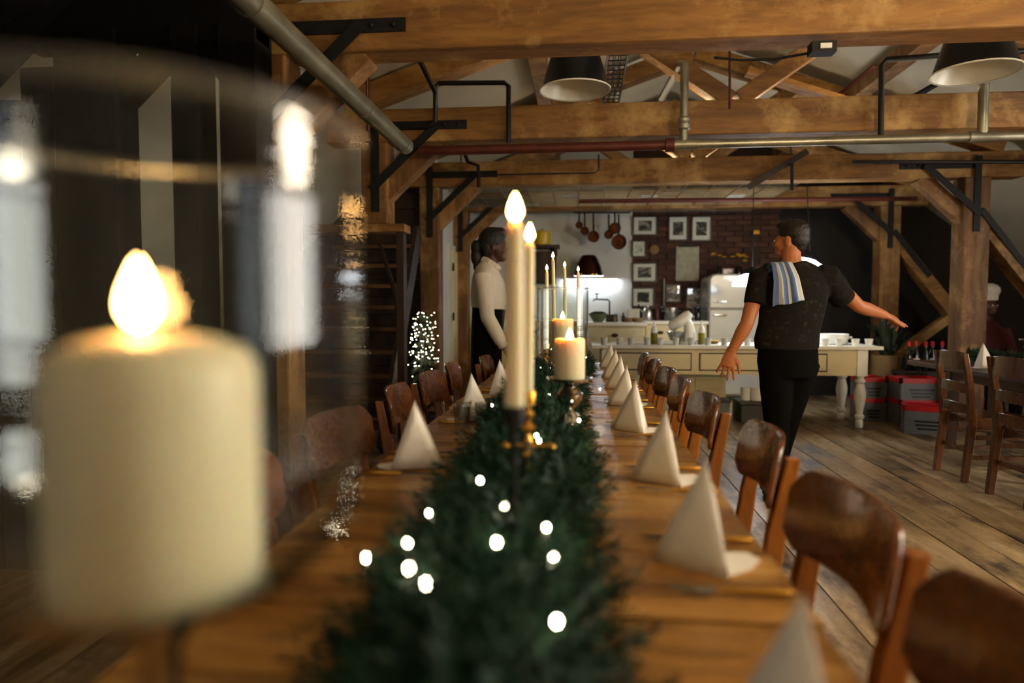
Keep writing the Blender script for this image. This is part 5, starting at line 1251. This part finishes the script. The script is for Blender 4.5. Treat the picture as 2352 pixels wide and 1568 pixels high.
# trousers
b = MB()
b.loft([((-0.01, 0, 0.78), 0.17, 0.115), ((-0.01, 0, 0.88), 0.186, 0.13), ((-0.01, 0, 0.96), 0.18, 0.125), ((-0.01, 0, 1.01), 0.17, 0.115)], 22)
for h_, k_, a_ in zip(hips, kn_, an_):
    h_, k_, a_ = Vector(h_), Vector(k_), Vector(a_)
    limb(b, [h_ - Vector((0, 0, 0.02)), h_.lerp(k_, 0.5), k_, k_.lerp(a_, 0.4), a_ - Vector((0, 0, 0.035))], [0.105, 0.096, 0.078, 0.07, 0.058], 18)
skin_of(b, 'trousers', 'cloth_black', man, 0.009, 6)
for a_ in an_:
    a_ = Vector(a_); b = MB()
    b.loft([(a_ + Vector((0, -0.07, -0.05)), 0.034, 0.04), (a_ + Vector((0, 0.02, -0.05)), 0.046, 0.045), (a_ + Vector((0, 0.13, -0.068)), 0.05, 0.03), (a_ + Vector((0, 0.21, -0.076)), 0.032, 0.018)], 14)
    skin_of(b, 'shoe', 'black_plastic', man, 0.008, 3)
# towel over the left shoulder
mb = MB(); nu, nv = 22, 26; uvs = []
TL, TR_, BL, BR = lp(1772, 604, -0.1), lp(1819, 601, -0.1), lp(1775, 704, -0.17), lp(1849, 690, -0.17)
for j in range(nv + 1):
    v_ = j / nv * 1.45 - 0.45
    for i in range(nu + 1):
        u_ = i / nu
        fold = 0.010 * math.sin(u_ * 15) * (0.35 + max(0, v_)) + 0.006 * math.sin(u_ * 31 + 1) * max(0, v_)
        if v_ >= 0:
            p_ = TL.lerp(TR_, u_).lerp(BL.lerp(BR, u_), v_)
            yy = -0.085 - 0.085 * min(1, v_ * 2.4) ** 0.7 + fold - 0.012 * (1 - abs(2*u_ - 1)) * 0
            zz = p_.z + (0.0 if v_ > 0 else 0) + 0.004 * math.sin(u_ * 9) * v_
            xx = p_.x
        else:
            p_ = TL.lerp(TR_, u_); a = -v_ / 0.45
            xx = p_.x - 0.01 * a; yy = -0.085 + 0.235 * min(1, a * 1.5) + fold; zz = p_.z + 0.01 * math.sin(a * PI) - 0.17 * max(0, a - 0.35)
        mb.v.append((xx, yy, zz)); uvs.append((u_, j / nv))
for j in range(nv):
    for i in range(nu): n = nu + 1; mb.f.append((j*n+i, j*n+i+1, (j+1)*n+i+1, (j+1)*n+i))
mb.uv = uvs
tw = mb.build('tea_towel', 'towel', None, smooth=True, world=False, angle=80); tw.location = mroot
md = tw.modifiers.new('thick', 'SOLIDIFY'); md.thickness = 0.006; md.offset = 0
tag(tw, 'blue and white striped tea towel over the walking man\'s shoulder', 'towel')

# --- the woman in a white shirt standing at the far left of the table
WY = 5.55; wroot = Vector((atY(1124, 900, WY).x, WY, 0))
def wp2(px, py, dy=0.0): return atY(px, py, WY + dy) - wroot
b = MB(); hk = 1.12; hc2 = wp2(1136, 601, 0.0); hm2 = head(b, hc2, R(-84), hk)
nb = wp2(1122, 625)
limb(b, [hc2 + Vector((-0.01, 0, 0.09)), hc2 + Vector((-0.025, 0, 0.0)), nb], [0.056, 0.054, 0.052])
z7 = wp2(1122, 700).z
b.loft([((-0.0, 0, 0.9), 0.15, 0.12), ((-0.01, 0, 1.1), 0.14, 0.1), ((0, 0, z7), 0.14, 0.1), ((0, 0, 1.4), 0.14, 0.09), ((-0.01, 0, 1.48), 0.1, 0.06), (nb, 0.05, 0.05)], 20, (0, 1, 0))
def arm(s, S, E, Wr):
    limb(b, [S, S.lerp(E, 0.5), E, E.lerp(Wr, 0.3), Wr], [0.042, 0.044, 0.037, 0.038, 0.025])
SR2, ER2, WR2 = wp2(1110, 634, -0.17), wp2(1120, 728, -0.2), wp2(1157, 796, -0.19)
SL2, EL2, WL2 = Vector((SR2.x + 0.02, 0.17, SR2.z)), Vector((ER2.x + 0.02, 0.2, ER2.z)), Vector((WR2.x + 0.05, 0.12, WR2.z + 0.02))
arm(1, SR2, ER2, WR2); arm(-1, SL2, EL2, WL2)
hand(b, WR2, (0.75, 0.1, -0.5), (-0.3, -0.9, 0.2), (0.3, 0.35, 0.4, 0.4), 0.1, 0.95, 1, 0.4); hand(b, WL2, (0.75, -0.1, -0.5), (-0.3, 0.9, 0.2), (0.3, 0.35, 0.4, 0.4), 0.1, 0.95, -1, 0.4)
wl2 = [((-0.01, -0.085, 0.93), (0.0, -0.09, 0.5), (-0.03, -0.09, 0.09)), ((-0.01, 0.085, 0.93), (0.0, 0.09, 0.5), (-0.03, 0.09, 0.09))]
for h_, k_, a_ in wl2:
    limb(b, [h_, k_, a_], [0.088, 0.056, 0.036]); a_ = Vector(a_)
    b.loft([(a_ + Vector((-0.05, 0, -0.05)), 0.03, 0.03), (a_ + Vector((0.06, 0, -0.06)), 0.036, 0.028), (a_ + Vector((0.16, 0, -0.075)), 0.028, 0.013)], 12, (0, 1, 0))
wom = skin_of(b, 'person', 'skin_dark', None, 0.007, 5); wom.location = wroot
tag(wom, 'person in a white shirt and black trousers standing at the far left', 'person')
face_bits(wom, hc2, hm2, hk)
b = MB()
def he2(p_, r_): b.ell(hc2 + hm2 @ (Vector(p_) * hk), [v_ * hk for v_ in r_], hm2, 18)
he2((0, -0.02, 0.155), (0.085, 0.1, 0.1)); he2((0, -0.05, 0.1), (0.078, 0.07, 0.08)); he2((0, 0.03, 0.205), (0.07, 0.07, 0.045)); he2((0, -0.125, 0.1), (0.045, 0.05, 0.06)); he2((0, -0.135, 0.04), (0.04, 0.04, 0.07)); he2((0, -0.13, -0.03), (0.026, 0.026, 0.055))
skin_of(b, 'hair', 'hair_black', wom, 0.008, 3)
b = MB()
b.loft([((-0.005, 0, z7 - 0.03), 0.165, 0.145), ((0, 0, z7 + 0.03), 0.17, 0.15), (wp2(1122, 675), 0.172, 0.148), (wp2(1121, 652), 0.175, 0.138), (wp2(1118, 632), 0.175, 0.115), (wp2(1120, 618), 0.125, 0.095), (wp2(1125, 604), 0.072, 0.075)], 24, (0, 1, 0))
for S, E, Wr in ((SR2, ER2, WR2), (SL2, EL2, WL2)):
    limb(b, [S + Vector((0, 0.05 if S.y < 0 else -0.05, 0.012)), S, S.lerp(E, 0.5), E, E.lerp(Wr, 0.55), E.lerp(Wr, 0.85)], [0.07, 0.075, 0.066, 0.058, 0.056, 0.05], 18)
    limb(b, [E.lerp(Wr, 0.8), E.lerp(Wr, 1.02)], [0.041, 0.043], 18)
skin_of(b, 'white_shirt', 'shirt_white', wom, 0.007, 5)
b = MB()   # pointed collar
for s in (-1, 1):
    b.loft([(wp2(1108, 592, 0.03*s), 0.012, 0.03), (wp2(1122, 603, 0.065*s), 0.016, 0.034), (wp2(1140, 613, 0.06*s), 0.014, 0.03), (wp2(1150, 617, 0.035*s), 0.01, 0.012)], 10, (0, 1, 0))
skin_of(b, 'shirt_collar', 'shirt_white', wom, 0.006, 3)
b = MB()
b.loft([((-0.03, 0, 0.5), 0.19, 0.125), ((-0.025, 0, 0.8), 0.185, 0.128), ((-0.02, 0, 0.98), 0.178, 0.13), ((0.0, 0, z7 - 0.02), 0.155, 0.14), ((0.0, 0, z7 + 0.005), 0.15, 0.138)], 24, (0, 1, 0))
for h_, k_, a_ in wl2: limb(b, [h_, k_, Vector(a_) - Vector((0, 0, 0.03))], [0.1, 0.08, 0.06], 16)
skin_of(b, 'black_apron', 'cloth_black', wom, 0.01, 5)
for h_, k_, a_ in wl2:
    a_ = Vector(a_); b = MB(); b.loft([(a_ + Vector((-0.06, 0, -0.052)), 0.034, 0.036), (a_ + Vector((0.06, 0, -0.062)), 0.042, 0.028), (a_ + Vector((0.18, 0, -0.076)), 0.03, 0.014)], 14, (0, 1, 0))
    skin_of(b, 'shoe', 'black_plastic', wom, 0.009, 3)

# --- the cook in a white cap half hidden by the right post, seated on a stool
CY = 7.95; croot = Vector((atY(2268, 700, CY).x, CY, 0))
b = MB(); hc3 = Vector((0.0, 0.0, 1.13)); hm3 = head(b, hc3, R(200), 1.0)
limb(b, [(0, 0.01, 1.2), (0, 0.02, 1.04)], [0.055, 0.07])
b.loft([((0, 0, 0.56), 0.17, 0.13), ((0, 0.02, 0.75), 0.15, 0.11), ((0, 0.02, 0.95), 0.18, 0.11), ((0, 0.02, 1.06), 0.08, 0.07)], 18)
for s in (-1, 1):
    S, E, Wr = Vector((s*0.19, 0.02, 0.98)), Vector((s*0.24, -0.05, 0.72)), Vector((s*0.12, -0.24, 0.74))
    limb(b, [S, S.lerp(E, 0.5), E, E.lerp(Wr, 0.3), Wr], [0.052, 0.046, 0.04, 0.04, 0.027]); hand(b, Wr, (-s*0.4, -1, 0.05), (0, 0.1, 1), thumb_side=s)
    limb(b, [(s*0.09, 0, 0.58), (s*0.12, -0.38, 0.56), (s*0.12, -0.34, 0.1)], [0.085, 0.06, 0.038]); b.loft([((s*0.12, -0.3, 0.05), 0.03, 0.03), ((s*0.12, -0.4, 0.04), 0.036, 0.026), ((s*0.12, -0.5, 0.025), 0.026, 0.012)], 12)
ck = skin_of(b, 'person', 'skin_dark', None, 0.009, 5); ck.location = croot
tag(ck, 'person in a white cap and maroon top half hidden behind the right post', 'person')
face_bits(ck, hc3, hm3)
b = MB(); b.ell(hc3 + Vector((0, 0.01, 0.27)), (0.125, 0.125, 0.085)); b.lathe([(0.094, 0.16), (0.098, 0.17), (0.098, 0.25)], hc3, 24)
skin_of(b, 'white_cap', 'shirt_white', ck, 0.009, 5)
b = MB(); b.loft([((0, 0, 0.55), 0.19, 0.15), ((0, 0.02, 0.75), 0.17, 0.13), ((0, 0.02, 0.95), 0.2, 0.125), ((0, 0.02, 1.07), 0.09, 0.08)], 18)
for s in (-1, 1): limb(b, [(s*0.18, 0.02, 0.98), (s*0.24, -0.05, 0.72), (s*0.16, -0.18, 0.735)], [0.07, 0.058, 0.048])
skin_of(b, 'maroon_top', 'cloth_maroon', ck, 0.011, 5)
b = MB()
for s in (-1, 1): limb(b, [(s*0.09, 0.02, 0.58), (s*0.12, -0.38, 0.565), (s*0.12, -0.34, 0.09)], [0.1, 0.078, 0.06])
skin_of(b, 'trousers', 'cloth_black', ck, 0.011, 5)
for s in (-1, 1):
    b = MB(); b.loft([((s*0.12, -0.28, 0.05), 0.036, 0.04), ((s*0.12, -0.4, 0.04), 0.044, 0.035), ((s*0.12, -0.52, 0.026), 0.03, 0.018)], 12); skin_of(b, 'shoe', 'black_plastic', ck, 0.01, 3)
sl = thing('stool', 'dark stool under the person in the white cap', 'stool', croot)
MB().lathe([(0.15, 0.42), (0.17, 0.43), (0.17, 0.46), (0.001, 0.465)], croot, 20).build('seat', 'dark_wood', sl, smooth=True)
for s in (-1, 1):
    for e_ in (-1, 1): MB().tube([croot + Vector((s*0.1, e_*0.1, 0.42)), croot + Vector((s*0.15, e_*0.15, 0))], 0.015, 8).build('leg', 'dark_wood', sl)
